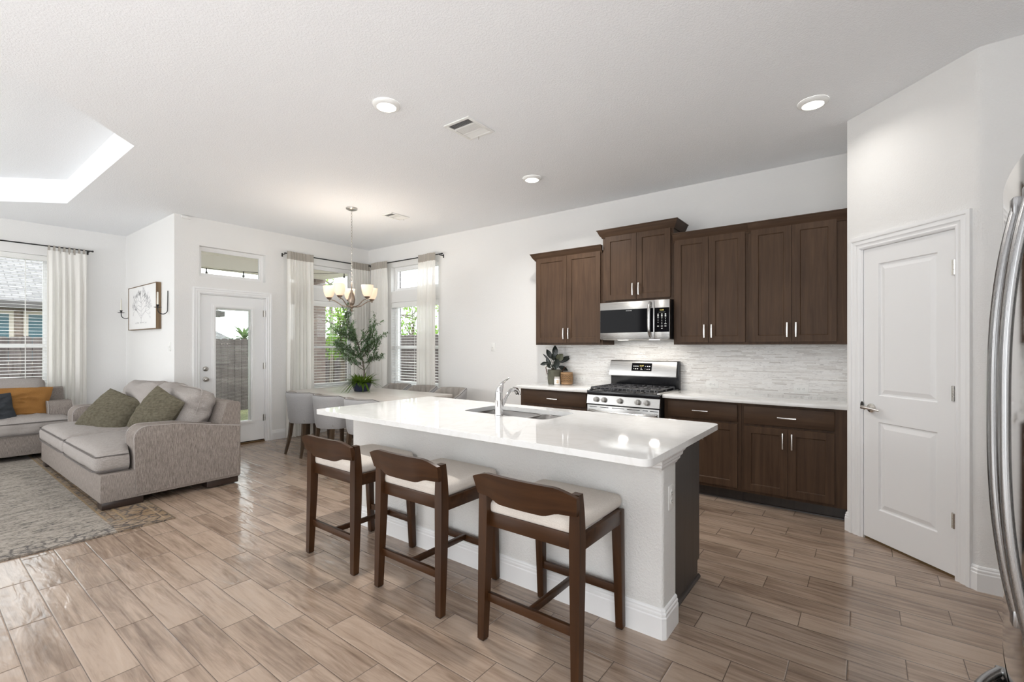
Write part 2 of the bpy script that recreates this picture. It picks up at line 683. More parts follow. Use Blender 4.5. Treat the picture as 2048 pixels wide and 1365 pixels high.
def make_floor():
    t = NT('floor_tile')
    s = t.sep()
    X, Y = s[0], s[1]
    x = t.math('DIVIDE', t.math('SUBTRACT', X, 0.475), 0.1562)
    k = t.math('FLOOR', x)
    fx = t.math('SUBTRACT', x, k)
    y = t.math('DIVIDE', t.math('ADD', t.math('SUBTRACT', Y, 3.09), t.math('MULTIPLY', k, 0.2017)), 0.605)
    j = t.math('FLOOR', y)
    fy = t.math('SUBTRACT', y, j)
    rnd = t.white(t.comb(k, j, 3.0))
    rnd2 = t.white(t.comb(j, k, 9.0))
    off = t.math('MULTIPLY', rnd, 40.0)
    g1 = t.noise(1, 5, 0.62, vec=t.comb(t.math('MULTIPLY', X, 24.0), t.math('MULTIPLY', Y, 1.7), off), dist=1.1)
    g2 = t.noise(1, 4, 0.6, vec=t.comb(t.math('MULTIPLY', X, 95.0), t.math('MULTIPLY', Y, 3.5), off))
    g3 = t.noise(1, 3, 0.5, vec=t.comb(t.math('MULTIPLY', X, 8.0), t.math('MULTIPLY', Y, 2.6), off))
    f = t.math('ADD', t.math('MULTIPLY', g1, 0.50), t.math('ADD', t.math('MULTIPLY', g2, 0.18), t.math('MULTIPLY', g3, 0.32)))
    f = t.math('ADD', f, t.math('MULTIPLY_ADD', rnd2, 0.13, -0.065))
    col = t.ramp(f, [(0.27, (0.105, 0.070, 0.050)), (0.40, (0.235, 0.167, 0.122)), (0.55, (0.375, 0.283, 0.217)), (0.75, (0.45, 0.35, 0.275))])
    ex = t.math('MULTIPLY', t.math('MINIMUM', fx, t.math('SUBTRACT', 1.0, fx)), 0.1562)
    ey = t.math('MULTIPLY', t.math('MINIMUM', fy, t.math('SUBTRACT', 1.0, fy)), 0.605)
    e = t.math('MINIMUM', ex, ey)
    gap = t.math('LESS_THAN', e, 0.0016)
    col = t.mix(gap, col, (0.115, 0.085, 0.065))
    t.base(col)
    # hand-scraped relief: long waves plus patches of cross saw marks
    lw = t.noise(1, 2, 0.5, vec=t.comb(t.math('MULTIPLY', X, 17.0), t.math('MULTIPLY', Y, 4.5), off), dist=0.7)
    saw = t.wave(48, 4.0, 2, 1.2, vec=t.comb(t.math('MULTIPLY', X, 0.22), Y, off), direction='Y')
    mk = t.ramp(t.noise(1, 2, 0.5, vec=t.comb(t.math('MULTIPLY', X, 11.0), t.math('MULTIPLY', Y, 6.0), off)), [(0.52, 0.0), (0.66, 1.0)])
    h = t.math('ADD', t.math('MULTIPLY', lw, 1.5), t.math('MULTIPLY', t.math('MULTIPLY', saw, mk), 0.06))
    h = t.math('ADD', h, t.math('MULTIPLY', g2, 0.10))
    h = t.math('MULTIPLY', h, t.math('SUBTRACT', 1.0, gap))
    edge = t.math('MULTIPLY', t.math('MINIMUM', e, 0.006), 60.0)
    h = t.math('ADD', h, edge)
    t.bump(h, 0.8, 0.0036)
    t.rough(t.math('MULTIPLY_ADD', g3, 0.14, 0.10)).spec(0.8)


make_floor()


def make_quartz():
    t = NT('quartz')
    v = t.noise(3.0, 6, 0.6, dist=1.5)
    t.base(t.mix(t.ramp(v, [(0.44, 0.0), (0.5, 1.0), (0.56, 0.0)]), (0.77, 0.768, 0.76), (0.735, 0.73, 0.715)))
    t.rough(0.045).spec(0.5)


make_quartz()


def make_mosaic():
    """linear marble mosaic on the kitchen wall: thin strips of random length"""
    t = NT('mosaic_tile')
    s = t.sep()
    Y, Z = s[1], s[2]
    r = t.math('DIVIDE', Z, 0.0125)
    k = t.math('FLOOR', r)
    fz = t.math('SUBTRACT', r, k)
    rk = t.white(t.comb(k, 1.0, 5.0))
    ln = t.math('MULTIPLY_ADD', t.white(t.comb(k, 7.0, 2.0)), 0.14, 0.09)
    y = t.math('ADD', t.math('DIVIDE', Y, ln), t.math('MULTIPLY', rk, 17.0))
    j = t.math('FLOOR', y)
    fy = t.math('SUBTRACT', y, j)
    a = t.white(t.comb(k, j, 1.0))
    vein = t.noise(1, 5, 0.65, vec=t.comb(t.math('MULTIPLY', a, 30.0), t.math('MULTIPLY', Y, 13.0), t.math('MULTIPLY', Z, 60.0)), dist=1.5)
    col = t.ramp(a, [(0.0, (0.58, 0.555, 0.525)), (0.08, (0.70, 0.68, 0.65)), (0.30, (0.78, 0.765, 0.74)), (0.6, (0.83, 0.82, 0.80)), (1.0, (0.87, 0.865, 0.85))])
    col = t.mix(t.ramp(vein, [(0.52, 0.0), (0.68, 0.62), (0.82, 0.9)]), col, (0.36, 0.34, 0.335))
    e = t.math('MINIMUM', t.math('MULTIPLY', t.math('MINIMUM', fz, t.math('SUBTRACT', 1.0, fz)), 0.0125),
               t.math('MULTIPLY', t.math('MULTIPLY', t.math('MINIMUM', fy, t.math('SUBTRACT', 1.0, fy)), ln), 1.0))
    gap = t.math('LESS_THAN', e, 0.0009)
    t.base(t.mix(gap, col, (0.70, 0.69, 0.67)))
    t.bump(t.math('ADD', t.math('MULTIPLY', gap, -1.0), t.math('MULTIPLY', a, 0.7)), 0.25, 0.0015)
    t.rough(0.28)


make_mosaic()


def fabric(name, c1, c2, axis='z', rough=0.9, slub=1.0, bumps=0.25, sheen=0.0):
    t = NT(name)
    s = {'x': (24, 330, 330), 'y': (330, 24, 330), 'z': (330, 330, 24)}[axis]
    a = t.noise(1, 4, 0.7, vec=t.mapping(s))
    b = t.noise(420, 2, 0.5)
    f = t.math('ADD', t.math('MULTIPLY', a, 0.75 * slub), t.math('MULTIPLY', b, 1 - 0.75 * slub))
    t.base(t.ramp(f, [(0.32, c1), (0.66, c2)]))
    t.rough(rough).spec(0.15)
    t.bump(f, bumps, 0.002)
    if sheen: t.p.inputs['Sheen Weight'].default_value = sheen
    return t


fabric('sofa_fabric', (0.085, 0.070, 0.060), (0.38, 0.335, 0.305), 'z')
fabric('sofa_fabric_lit', (0.215, 0.192, 0.178), (0.44, 0.41, 0.39), 'x')  # same cloth as the frame; light falling on the cushions is put in
fabric('sofa_piping', (0.28, 0.255, 0.24), (0.42, 0.39, 0.37), 'x')
fabric('sofa_piping_dark', (0.10, 0.09, 0.085), (0.17, 0.155, 0.15), 'x')
fabric('chair_fabric', (0.25, 0.248, 0.25), (0.42, 0.418, 0.42), 'x', slub=0.4, sheen=0.2)
fabric('chair_inner_fabric', (0.235, 0.215, 0.195), (0.36, 0.335, 0.31), 'x', slub=0.4)
fabric('stool_fabric', (0.52, 0.475, 0.43), (0.72, 0.67, 0.615), 'y', slub=0.5, bumps=0.15)
fabric('mustard_linen', (0.24, 0.115, 0.034), (0.37, 0.185, 0.058), 'x', slub=0.5)
fabric('charcoal_linen', (0.026, 0.029, 0.034), (0.06, 0.066, 0.074), 'x', slub=0.5)


def make_corduroy():
    t = NT('olive_corduroy')
    s = t.sep(t.co('Generated'))
    w = t.math('SINE', t.math('MULTIPLY', t.math('ADD', s[2], t.math('MULTIPLY', t.noise(3, 2), 0.03)), 520.0))
    t.base(t.ramp(t.math('ADD', t.math('MULTIPLY', w, 0.25), t.math('MULTIPLY', t.noise(40, 4), 0.85)), [(0.05, (0.085, 0.074, 0.047)), (0.75, (0.25, 0.228, 0.170))]))
    t.bump(w, 0.8, 0.004)
    t.rough(0.95).spec(0.1)


make_corduroy()


def translucent(name, col, tcol, fac, rough_noise=None, see=0.0):
    t = NT(name)
    d = t.n('ShaderNodeBsdfDiffuse')
    tr = t.n('ShaderNodeBsdfTranslucent')
    mx = t.n('ShaderNodeMixShader')
    t.put(tr.inputs['Color'], tcol)
    if rough_noise:
        a = t.noise(1, 3, 0.6, vec=t.mapping(rough_noise))
        t.put(d.inputs['Color'], t.mix(a, tuple(c * 0.9 for c in col), col))
    else:
        t.put(d.inputs['Color'], col)
    mx.inputs[0].default_value = fac
    t.link(d.outputs[0], mx.inputs[1])
    t.link(tr.outputs[0], mx.inputs[2])
    last = mx.outputs[0]
    if see:
        tp = t.n('ShaderNodeBsdfTransparent')
        m2 = t.n('ShaderNodeMixShader')
        m2.inputs[0].default_value = see
        t.link(last, m2.inputs[1])
        t.link(tp.outputs[0], m2.inputs[2])
        last = m2.outputs[0]
    t.link(last, t.out.inputs['Surface'])
    return t


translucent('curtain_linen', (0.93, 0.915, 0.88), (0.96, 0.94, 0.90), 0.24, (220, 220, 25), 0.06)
translucent('curtain_header', (0.50, 0.465, 0.42), (0.4, 0.36, 0.31), 0.22, (220, 220, 25))  # doubled cloth passes less backlight; that shade is put into the colour
translucent('leaf_olive', srgb(84, 104, 78), srgb(120, 150, 85), 0.28)
translucent('leaf_olive_pale', srgb(138, 160, 134), srgb(150, 175, 130), 0.25)
translucent('leaf_fern', srgb(62, 90, 34), srgb(140, 170, 60), 0.35)
translucent('leaf_garden', srgb(95, 140, 60), srgb(165, 200, 80), 0.45)


def make_glass():
    t = NT('window_glass')
    tp = t.n('ShaderNodeBsdfTransparent')
    gl = t.n('ShaderNodeBsdfGlossy')
    gl.inputs['Roughness'].default_value = 0.0
    gl.inputs['Color'].default_value = (1, 1, 1, 1)
    tp.inputs['Color'].default_value = (0.96, 0.975, 0.97, 1)
    fr = t.n('ShaderNodeLayerWeight')
    mx = t.n('ShaderNodeMixShader')
    t.link(t.math('MULTIPLY_ADD', t.math('POWER', fr.outputs['Facing'], 4.0), 0.7, 0.03), mx.inputs[0])
    t.link(tp.outputs[0], mx.inputs[1])
    t.link(gl.outputs[0], mx.inputs[2])
    t.link(mx.outputs[0], t.out.inputs['Surface'])


make_glass()


def glow(name, col, strength, base=(0.8, 0.8, 0.8)):
    t = NT(name)
    t.base(base).rough(0.4).emit(col, strength)
    return t


glow('lens_lit', (1.0, 0.95, 0.86), 6.0)
glow('bulb_lit', (1.0, 0.90, 0.72), 4.0)


def make_shade():
    """frosted amber glass bowl lit by the lamp inside"""
    t = NT('shade_glass')
    t.base((0.80, 0.68, 0.55)).rough(0.35).emit((1.0, 0.72, 0.46), 0.45)
    t.p.inputs['Transmission Weight'].default_value = 0.0


make_shade()


def make_rug():
    t = NT('rug_pile')
    s = t.sep()
    X, Y = s[0], s[1]                       # object origin at the near right corner
    dx = t.math('MULTIPLY', X, -1.0)        # distance from the right edge
    d = t.math('MINIMUM', dx, Y)
    st = t.noise(1, 6, 0.72, vec=t.mapping((7, 22, 1)), dist=1.2)
    st2 = t.noise(1, 5, 0.7, vec=t.mapping((46, 60, 1)), dist=0.6)
    mot = t.math('ADD', t.math('MULTIPLY', st, 0.55), t.math('MULTIPLY', st2, 0.45))
    field = t.ramp(mot, [(0.37, (0.060, 0.060, 0.064)), (0.45, (0.20, 0.182, 0.162)), (0.52, (0.335, 0.300, 0.262)), (0.66, (0.43, 0.395, 0.355))])
    vor = t.voronoi(11, vec=t.mapping((1, 1, 1)), feature='DISTANCE_TO_EDGE')
    orn = t.ramp(t.math('ADD', t.math('MULTIPLY', vor, 1.3), t.math('MULTIPLY', st2, 0.55)), [(0.30, 1.0), (0.42, 0.0)])
    border = t.mix(orn, t.ramp(mot, [(0.35, (0.135, 0.088, 0.05)), (0.6, (0.285, 0.20, 0.125))]), (0.060, 0.050, 0.046))
    # lines that bound the border band
    def band(a, b):
        return t.math('MULTIPLY', t.math('GREATER_THAN', d, a), t.math('LESS_THAN', d, b))
    inb = t.math('LESS_THAN', d, 0.36)
    # the border wears away to pale wool in patches
    worn = t.ramp(t.noise(1.6, 3, 0.6), [(0.40, 0.0), (0.62, 0.75)])
    near = t.math('LESS_THAN', Y, dx)
    worn = t.math('MAXIMUM', worn, t.math('MULTIPLY', near, t.math('MULTIPLY', 0.72, t.math('GREATER_THAN', dx, 0.36))))
    dash = t.mix(orn, field, (0.075, 0.070, 0.072))
    near_band = t.mix(t.math('MULTIPLY', t.math('MULTIPLY', near, t.math('LESS_THAN', d, 0.20)), 0.8), field, dash)
    right = t.math('MULTIPLY', inb, t.math('LESS_THAN', dx, 0.36))
    fade = t.math('MULTIPLY', right, t.ramp(t.noise(1.3, 2), [(0.36, 1.0), (0.60, 0.45)]))
    col = t.mix(fade, near_band, border)
    for a, b, c in ((0.0, 0.012, (0.13, 0.10, 0.07)), (0.05, 0.062, (0.33, 0.25, 0.17)), (0.245, 0.26, (0.30, 0.22, 0.13)), (0.30, 0.31, (0.12, 0.08, 0.05)), (0.345, 0.36, (0.30, 0.22, 0.13))):
        col = t.mix(t.math('MULTIPLY', t.math('MULTIPLY', band(a, b), 0.75), t.math('MAXIMUM', right, t.math('LESS_THAN', d, 0.013))), col, c)
    t.base(col)
    t.rough(0.97).spec(0.08)
    t.bump(t.math('ADD', mot, t.noise(700, 2)), 0.35, 0.002)


make_rug()


def make_brick(name, c1, c2, mortar, axis='xz'):
    t = NT(name)
    s = t.sep()
    nd = t.n('ShaderNodeTexBrick')
    u = t.math('ADD', s[0], s[1])
    t.link(t.comb(u, s[2], 0.0), nd.inputs['Vector'])
    nd.inputs['Scale'].default_value = 1.0
    nd.inputs['Brick Width'].default_value = 0.21
    nd.inputs['Row Height'].default_value = 0.075
    nd.inputs['Mortar Size'].default_value = 0.008
    nd.inputs['Color1'].default_value = (*c1, 1)
    nd.inputs['Color2'].default_value = (*c2, 1)
    nd.inputs['Mortar'].default_value = (*mortar, 1)
    t.base(t.mix(t.math('MULTIPLY', t.noise(16, 4), 0.6), nd.outputs['Color'], (0.12, 0.09, 0.08)))
    t.rough(0.9)
    t.bump(nd.outputs['Fac'], -0.5, 0.01)


make_brick('brick_brown', (0.150, 0.105, 0.088), (0.26, 0.20, 0.17), (0.26, 0.235, 0.21))
make_brick('brick_gray', (0.20, 0.20, 0.22), (0.30, 0.29, 0.30), (0.42, 0.41, 0.40))


def make_fence():
    t = NT('fence_wood')
    a = t.noise(1, 5, 0.65, vec=t.mapping((12, 12, 0.9)))
    t.base(t.ramp(t.math('ADD', t.math('MULTIPLY', a, 0.7), t.math('MULTIPLY', t.noise(1.1, 2), 0.3)), [(0.35, (0.055, 0.044, 0.044)), (0.62, (0.145, 0.122, 0.120))]))
    t.rough(0.9)


make_fence()


def make_shingles():
    t = NT('roof_shingles')
    nd = t.n('ShaderNodeTexBrick')
    s = t.sep()
    t.link(t.comb(s[0], s[1], 0.0), nd.inputs['Vector'])
    nd.inputs['Scale'].default_value = 1.0
    nd.inputs['Brick Width'].default_value = 0.3
    nd.inputs['Row Height'].default_value = 0.15
    nd.inputs['Mortar Size'].default_value = 0.012
    nd.inputs['Color1'].default_value = (0.11, 0.108, 0.112, 1)
    nd.inputs['Color2'].default_value = (0.20, 0.195, 0.20, 1)
    nd.inputs['Mortar'].default_value = (0.05, 0.05, 0.05, 1)
    t.base(t.mix(t.math('MULTIPLY', t.noise(30, 3), 0.5), nd.outputs['Color'], (0.15, 0.147, 0.15)))
    t.rough(0.95)


make_shingles()
plain('lawn', (0.16, 0.17, 0.08), 0.95, var=(8, 0.6))
plain('concrete', (0.62, 0.60, 0.56), 0.9, var=(5, 0.85))
plain('soffit_tan', (0.88, 0.85, 0.80), 0.8, bump=(120, 0.2, 0.004))
plain('house_glass', (0.06, 0.12, 0.15), 0.08, spec=0.8)
plain('eave_dark', (0.06, 0.055, 0.055), 0.7)
plain('trim_tan', (0.45, 0.40, 0.35), 0.7)
plain('bark', (0.16, 0.125, 0.10), 0.9, bump=(40, 0.5, 0.01))
plain('twig', (0.115, 0.095, 0.075), 0.85)
plain('navy_glaze', (0.016, 0.020, 0.048), 0.25)
plain('soil', (0.03, 0.022, 0.016), 0.95)
plain('moss', (0.06, 0.10, 0.02), 0.95, bump=(90, 1.0, 0.02))
plain('rubber_leaf', (0.010, 0.016, 0.012), 0.25, spec=0.5)
plain('rubber_leaf_back', (0.085, 0.090, 0.048), 0.45)
plain('rubber_stem', (0.045, 0.040, 0.022), 0.6)
plain('green_canvas', (0.112, 0.110, 0.080), 0.8, var=(14, 0.72), bump=(18, 0.5, 0.01))
plain('brown_leather', (0.095, 0.038, 0.016), 0.5)
plain('rattan', (0.36, 0.215, 0.105), 0.6, var=(40, 0.7))
plain('rattan_dark', (0.05, 0.028, 0.014), 0.8)
plain('drawing_paper', (0.80, 0.795, 0.785), 0.85)
plain('ink_gray', (0.40, 0.40, 0.42), 0.9)
plain('sketch_black', (0.05, 0.05, 0.05), 0.6)
plain('bulb_glass', (0.10, 0.10, 0.10), 0.1)
plain('clear_jar', (0.74, 0.73, 0.71), 0.12)
plain('lid_glass', (0.42, 0.40, 0.38), 0.10)
plain('gasket_gray', (0.16, 0.16, 0.165), 0.5)
plain('fridge_side', (0.10, 0.10, 0.105), 0.4)
# ---------------------------------------------------------------- the setting
H = 3.05
KX, BY, AX, FY = 4.985, 6.94, 2.10, 9.00     # kitchen wall, back wall, alcove wall, far living wall

fl = MB().add([(-2.8, -2.8, 0), (5.0, -2.8, 0), (5.0, 9.05, 0), (-2.8, 9.05, 0), (-2.8, -2.8, -0.1), (5.0, -2.8, -0.1), (5.0, 9.05, -0.1), (-2.8, 9.05, -0.1)],
              [(0, 1, 2, 3), (7, 6, 5, 4), (0, 4, 5, 1), (1, 5, 6, 2), (2, 6, 7, 3), (3, 7, 4, 0)])
struct('floor', fl, 'floor_tile', smooth=0)

# ceiling with the raised tray over the living room
tray = [(-2.0, 4.23), (0.554, 4.23), (1.195, 4.88), (1.195, 7.463), (0.705, 7.978), (-2.0, 7.978), (-2.6, 7.4), (-2.6, 4.8)]
ce = MB()
plate_with_holes(ce, [(-2.8, -2.8), (5.1, -2.8), (5.1, 9.12), (-2.8, 9.12)], [tray], None, H)
TH = 3.328
n_ = len(tray)
ce.add([(p[0], p[1], H) for p in tray] + [(p[0], p[1], TH) for p in tray],
       [(i, (i + 1) % n_, n_ + (i + 1) % n_, n_ + i) for i in range(n_)] + [tuple(range(n_, 2 * n_))])
ce.box(-2.8, 5.1, -2.8, 9.12, 3.40, 3.45)
struct('ceiling', ce, 'ceiling_paint', smooth=0)

# walls with their openings
K_LOW, K_TR = (5.20, 6.325, 0.72, 2.10), (5.20, 6.325, 2.285, 2.685)
struct('wall_right', wall_panel(MB(), 'x', KX, KX + 0.14, 0.0, BY + 0.14, 0, H, [K_LOW, K_TR]), 'wall_paint', smooth=0)
B_LOW, B_TR = (3.56, 4.70, 0.70, 2.10), (3.56, 4.70, 2.295, 2.665)
D_OP, D_TR = (2.385, 3.215, -0.01, 2.065), (2.380, 3.222, 2.297, 2.692)
struct('wall_back', wall_panel(MB(), 'y', BY, BY + 0.14, AX + 0.0, KX, 0, H, [B_LOW, B_TR, D_OP, D_TR]), 'wall_paint', smooth=0)
struct('wall_alcove', wall_panel(MB(), 'x', AX, AX + 0.14, BY + 0.14, FY + 0.14, 0, H, []), 'wall_paint', smooth=0)
L_OP = (-0.62, 1.275, 0.745, 2.62)
struct('wall_far', wall_panel(MB(), 'y', FY, FY + 0.14, -2.8, AX, 0, H, [L_OP, (-2.5, -1.4, 0.745, 2.62)]), 'wall_paint', smooth=0)

struct('wall_left', wall_panel(MB(), 'x', -2.94, -2.80, -2.8, FY + 0.14, 0, H, [(-2.4, 0.2, 0.35, 2.5), (1.6, 2.9, 0.6, 2.4), (4.8, 7.8, 0.35, 2.5)]), 'wall_paint', smooth=0)

# pantry: diagonal wall with the door, its two returns
PO, PU, PN = Vector((4.278, 0.112, 0)), Vector((-0.70711, -0.70711, 0)), Vector((-0.70711, 0.70711, 0))
PM = Matrix(((PU.x, -PN.x, 0, PO.x), (PU.y, -PN.y, 0, PO.y), (0, 0, 1, 0), (0, 0, 0, 1)))   # local x along the wall, -y to the room
PL = 0.872
pw = wall_panel(MB(), 'y', 0.0, 0.09, 0.0, 0.845, 0, H, [(0.128, 0.758, -0.01, 2.070)])
pw.v = [tuple(PM @ Vector(p)) for p in pw.v]
struct('wall_pantry', pw, 'wall_paint', smooth=0)
struct('wall_pantry_side', MB().box(PO.x + 0.0, KX, 0.0, PO.y, 0, H), 'wall_paint', smooth=0)
RX = 3.662
_c = [(3.6805, -0.4855), (RX, -0.504), (RX, -0.532)]
_arc = [tuple((1 - q) ** 2 * _c[0][k] + 2 * q * (1 - q) * _c[1][k] + q * q * _c[2][k] for k in (0, 1)) for q in (0, 0.15, 0.3, 0.45, 0.6, 0.75, 0.9, 1.0)]
ret = MB().prism([(RX, -1.25), (RX + 0.12, -1.25), (RX + 0.12, -0.57), (3.745, -0.550)] + _arc, 0, H)
struct('wall_return', ret, 'wall_paint', smooth=40)
struct('wall_rear', MB().box(0.70, RX + 0.12, -1.37, -1.25, 0, H), 'wall_paint', smooth=0)

# linear mosaic on the wall between counter and cabinets
struct('wall_backsplash', MB().box(KX - 0.009, KX + 0.002, PO.y, 3.245, 0.90, 1.46), 'mosaic_tile', smooth=0)

# baseboards: one moulded profile run along each wall
BP = [(0, 0), (0.016, 0), (0.016, 0.098), (0.0125, 0.104), (0.014, 0.110), (0.0135, 0.117), (0.009, 0.123), (0.0095, 0.130), (0.006, 0.137), (0, 0.140)]


def base_run(mb, p0, p1, nrm, e0=0.0, e1=0.0, prof=BP):
    """profile swept from p0 to p1, thickness towards nrm; e0/e1 mitre the ends outward"""
    p0, p1, nrm = Vector((*p0, 0)), Vector((*p1, 0)), Vector((*nrm, 0)).normalized()
    t = (p1 - p0).normalized()
    a = [p0 + nrm * o - t * (e0 * o) + Vector((0, 0, z)) for o, z in prof]
    b = [p1 + nrm * o + t * (e1 * o) + Vector((0, 0, z)) for o, z in prof]
    n = len(prof)
    mb.add(a + b, [(i, (i + 1) % n, n + (i + 1) % n, n + i) for i in range(n)] + [tuple(range(n))[::-1], tuple(range(n, 2 * n))])
    return mb


struct('baseboard_right', base_run(MB(), (KX, BY), (KX, 3.25), (-1, 0)), 'trim_white', 25)
bb = base_run(MB(), (3.305, BY), (KX, BY), (0, -1))
base_run(bb, (AX, BY), (2.30, BY), (0, -1), e0=1)
struct('baseboard_back', bb, 'trim_white', 25)
struct('baseboard_alcove', base_run(MB(), (AX, FY), (AX, BY), (-1, 0), e1=1), 'trim_white', 25)
struct('baseboard_far', base_run(MB(), (-2.8, FY), (AX, FY), (0, -1)), 'trim_white', 25)
bb = base_run(MB(), (RX, -0.5), (RX, -1.25), (-1, 0), e0=0.41)
q0, q1 = PO + PU * 0.832, PO + PU * PL
base_run(bb, (q0.x, q0.y), (q1.x + 0.002, q1.y), (PN.x, PN.y), e1=0.41)
struct('baseboard_return', bb, 'trim_white', 25)
q1 = PO + PU * 0.033
struct('baseboard_pantry', base_run(MB(), (PO.x, PO.y), (q1.x, q1.y), (PN.x, PN.y), e0=0.4), 'trim_white', 25)


# door casings: fluted profile, two legs and a head with mitred corners
CP = [(0.0, 0.0), (0.0, 0.019), (0.012, 0.021), (0.020, 0.019), (0.024, 0.013), (0.034, 0.015), (0.046, 0.016), (0.054, 0.011), (0.064, 0.010), (0.070, 0.013), (0.078, 0.010), (0.083, 0.004), (0.083, 0.0)]


def casing(mb, xo0, xo1, ztop, zb=0.0, w=0.083):
    """local frame: wall plane y=0, room towards -y. xo0/xo1 outer edges"""
    n = len(CP)
    s = w / 0.083
    rows = []
    for (bx, bz, dx, dz) in ((xo0, zb, 1, 0), (xo0, ztop, 1, -1), (xo1, ztop, -1, -1), (xo1, zb, -1, 0)):
        rows.append([(bx + dx * o * s, -h, bz + dz * o * s) for o, h in CP])
    vs_ = [p for r in rows for p in r]
    fs = []
    for j in range(3):
        for i in range(n - 1):
            fs.append((j * n + i, j * n + i + 1, (j + 1) * n + i + 1, (j + 1) * n + i))
    return mb.add(vs_, fs)


tr = casing(MB(), 2.303, 3.308, 2.148)
tr.box(2.378, 2.392, -0.002, 0.09, 0, 2.068).box(3.208, 3.222, -0.002, 0.09, 0, 2.068).box(2.378, 3.222, -0.002, 0.09, 2.058, 2.072)
tr.xform(Matrix.Translation((0, BY, 0)))
struct('trim_1', tr, 'trim_white', 25)
tr = casing(MB(), 0.031, 0.838, 2.153, 0.0, 0.090)
tr.box(0.120, 0.134, -0.002, 0.11, 0, 2.075).box(0.752, 0.766, -0.002, 0.11, 0, 2.075).box(0.120, 0.766, -0.002, 0.11, 2.062, 2.078)
tr.v = [tuple(PM @ Vector(p)) for p in tr.v]
struct('trim_2', tr, 'trim_white', 25)


def struct_root(name, loc=(0, 0, 0)):
    o = thing(name, None, None, loc, kind='structure')
    return o


def hinge(mb, x, y, z, h=0.09, M=None):
    mb.box(x - 0.018, x + 0.018, y - 0.006, y, z - h / 2, z + h / 2, M=M)
    for k in range(3):
        a, b = z - h / 2 + k * h / 3 + 0.001, z - h / 2 + (k + 1) * h / 3 - 0.001
        q = MB().cyl((x, y - 0.009, a), (x, y - 0.009, b), 0.0082, n=10)
        mb.add(q.v, q.f, M)
    return mb


# patio door: slab with a moulded light, glass with the slim blind inside it
d1 = struct_root('door_1', (2.80, BY, 0))
y0 = BY + 0.006
sl = MB()
X0, X1, Z0, Z1 = 2.394, 3.206, 0.034, 2.054
GX0, GX1, GZ0, GZ1 = 2.526, 3.068, 0.282, 1.936
for b in ((X0, GX0, Z0, Z1), (GX1, X1, Z0, Z1), (GX0, GX1, Z0, GZ0), (GX0, GX1, GZ1, Z1)):
    sl.box(b[0], b[1], y0, y0 + 0.042, b[2], b[3])
build('slab', sl, 'door_white', d1, 25)
gf = MB()
for (o, i, dep) in ((0.0, 0.016, 0.010), (0.016, 0.034, 0.016), (0.034, 0.046, 0.006)):
    for b in ((GX0 + o, GX0 + i, GZ0 + o, GZ1 - o), (GX1 - i, GX1 - o, GZ0 + o, GZ1 - o), (GX0 + i, GX1 - i, GZ0 + o, GZ0 + i), (GX0 + i, GX1 - i, GZ1 - i, GZ1 - o)):
        gf.box(b[0], b[1], y0 - dep, y0 + 0.045, b[2], b[3])
build('glazing_frame', gf, 'vinyl_white', d1, 25)
IX0, IX1, IZ0, IZ1 = GX0 + 0.046, GX1 - 0.046, GZ0 + 0.046, GZ1 - 0.046
build('glass', MB().box(IX0 - 0.004, IX1 + 0.004, y0 + 0.008, y0 + 0.011, IZ0 - 0.004, IZ1 + 0.004).box(IX0 - 0.004, IX1 + 0.004, y0 + 0.032, y0 + 0.035, IZ0 - 0.004, IZ1 + 0.004), 'window_glass', d1, 0)
bl = MB().box(IX0, IX1 - 0.02, y0 + 0.014, y0 + 0.029, IZ1 - 0.025, IZ1)
bl.box(IX1 - 0.026, IX1, y0 + 0.013, y0 + 0.029, IZ0, IZ1)          # side rail of the tilt operator
z = IZ0 + 0.02
while z < IZ1 - 0.03:
    bl.add([(IX0, y0 + 0.0155, z + 0.0004), (IX1 - 0.026, y0 + 0.0155, z + 0.0004), (IX1 - 0.026, y0 + 0.0275, z - 0.0022), (IX0, y0 + 0.0275, z - 0.0022)], [(0, 1, 2, 3)])
    z += 0.0175
build('inner_blind', bl, 'blind_white', d1, 0)
build('blind_slider', MB().box(IX1 - 0.020, IX1 - 0.004, y0 - 0.012, y0 + 0.006, 1.60, 1.66, 0.003).box(IX1 - 0.016, IX1 - 0.010, y0 - 0.003, y0 + 0.004, 0.48, 1.60), 'plastic_white', d1)


def knob(name, x, z, r, parent, prof):
    mb = MB().lathe(prof, 20)
    mb.xform(Matrix.Translation((x, y0 + 0.001, z)) @ Matrix.Rotation(PI / 2, 4, 'X'))
    return build(name, mb, 'nickel', parent)


knob('deadbolt', 2.452, 1.073, 0.03, d1, [(0.0, 0.030), (0.014, 0.030), (0.020, 0.024), (0.030, 0.016), (0.033, 0.004), (0.033, 0.0)])
knob('door_knob', 2.452, 0.936, 0.03, d1, [(0.0, 0.070), (0.016, 0.068), (0.026, 0.058), (0.027, 0.046), (0.018, 0.034), (0.012, 0.024), (0.014, 0.012), (0.031, 0.008), (0.033, 0.0)])
for hz in (1.844, 1.09, 0.343):
    build('hinge', hinge(MB(), 3.206, y0 - 0.001, hz), 'nickel', d1)
build('door_sweep', MB().box(X0, X1, y0 + 0.002, y0 + 0.04, 0.022, 0.034), 'matte_black', d1, 0)
build('threshold', MB().box(2.392, 3.208, BY - 0.012, BY + 0.13, 0.0, 0.022, 0.004), 'threshold_wood', d1)
build('sensor_contact', MB().box(2.400, 2.462, y0 - 0.008, y0, 2.030, 2.044, 0.002), 'plastic_white', d1)

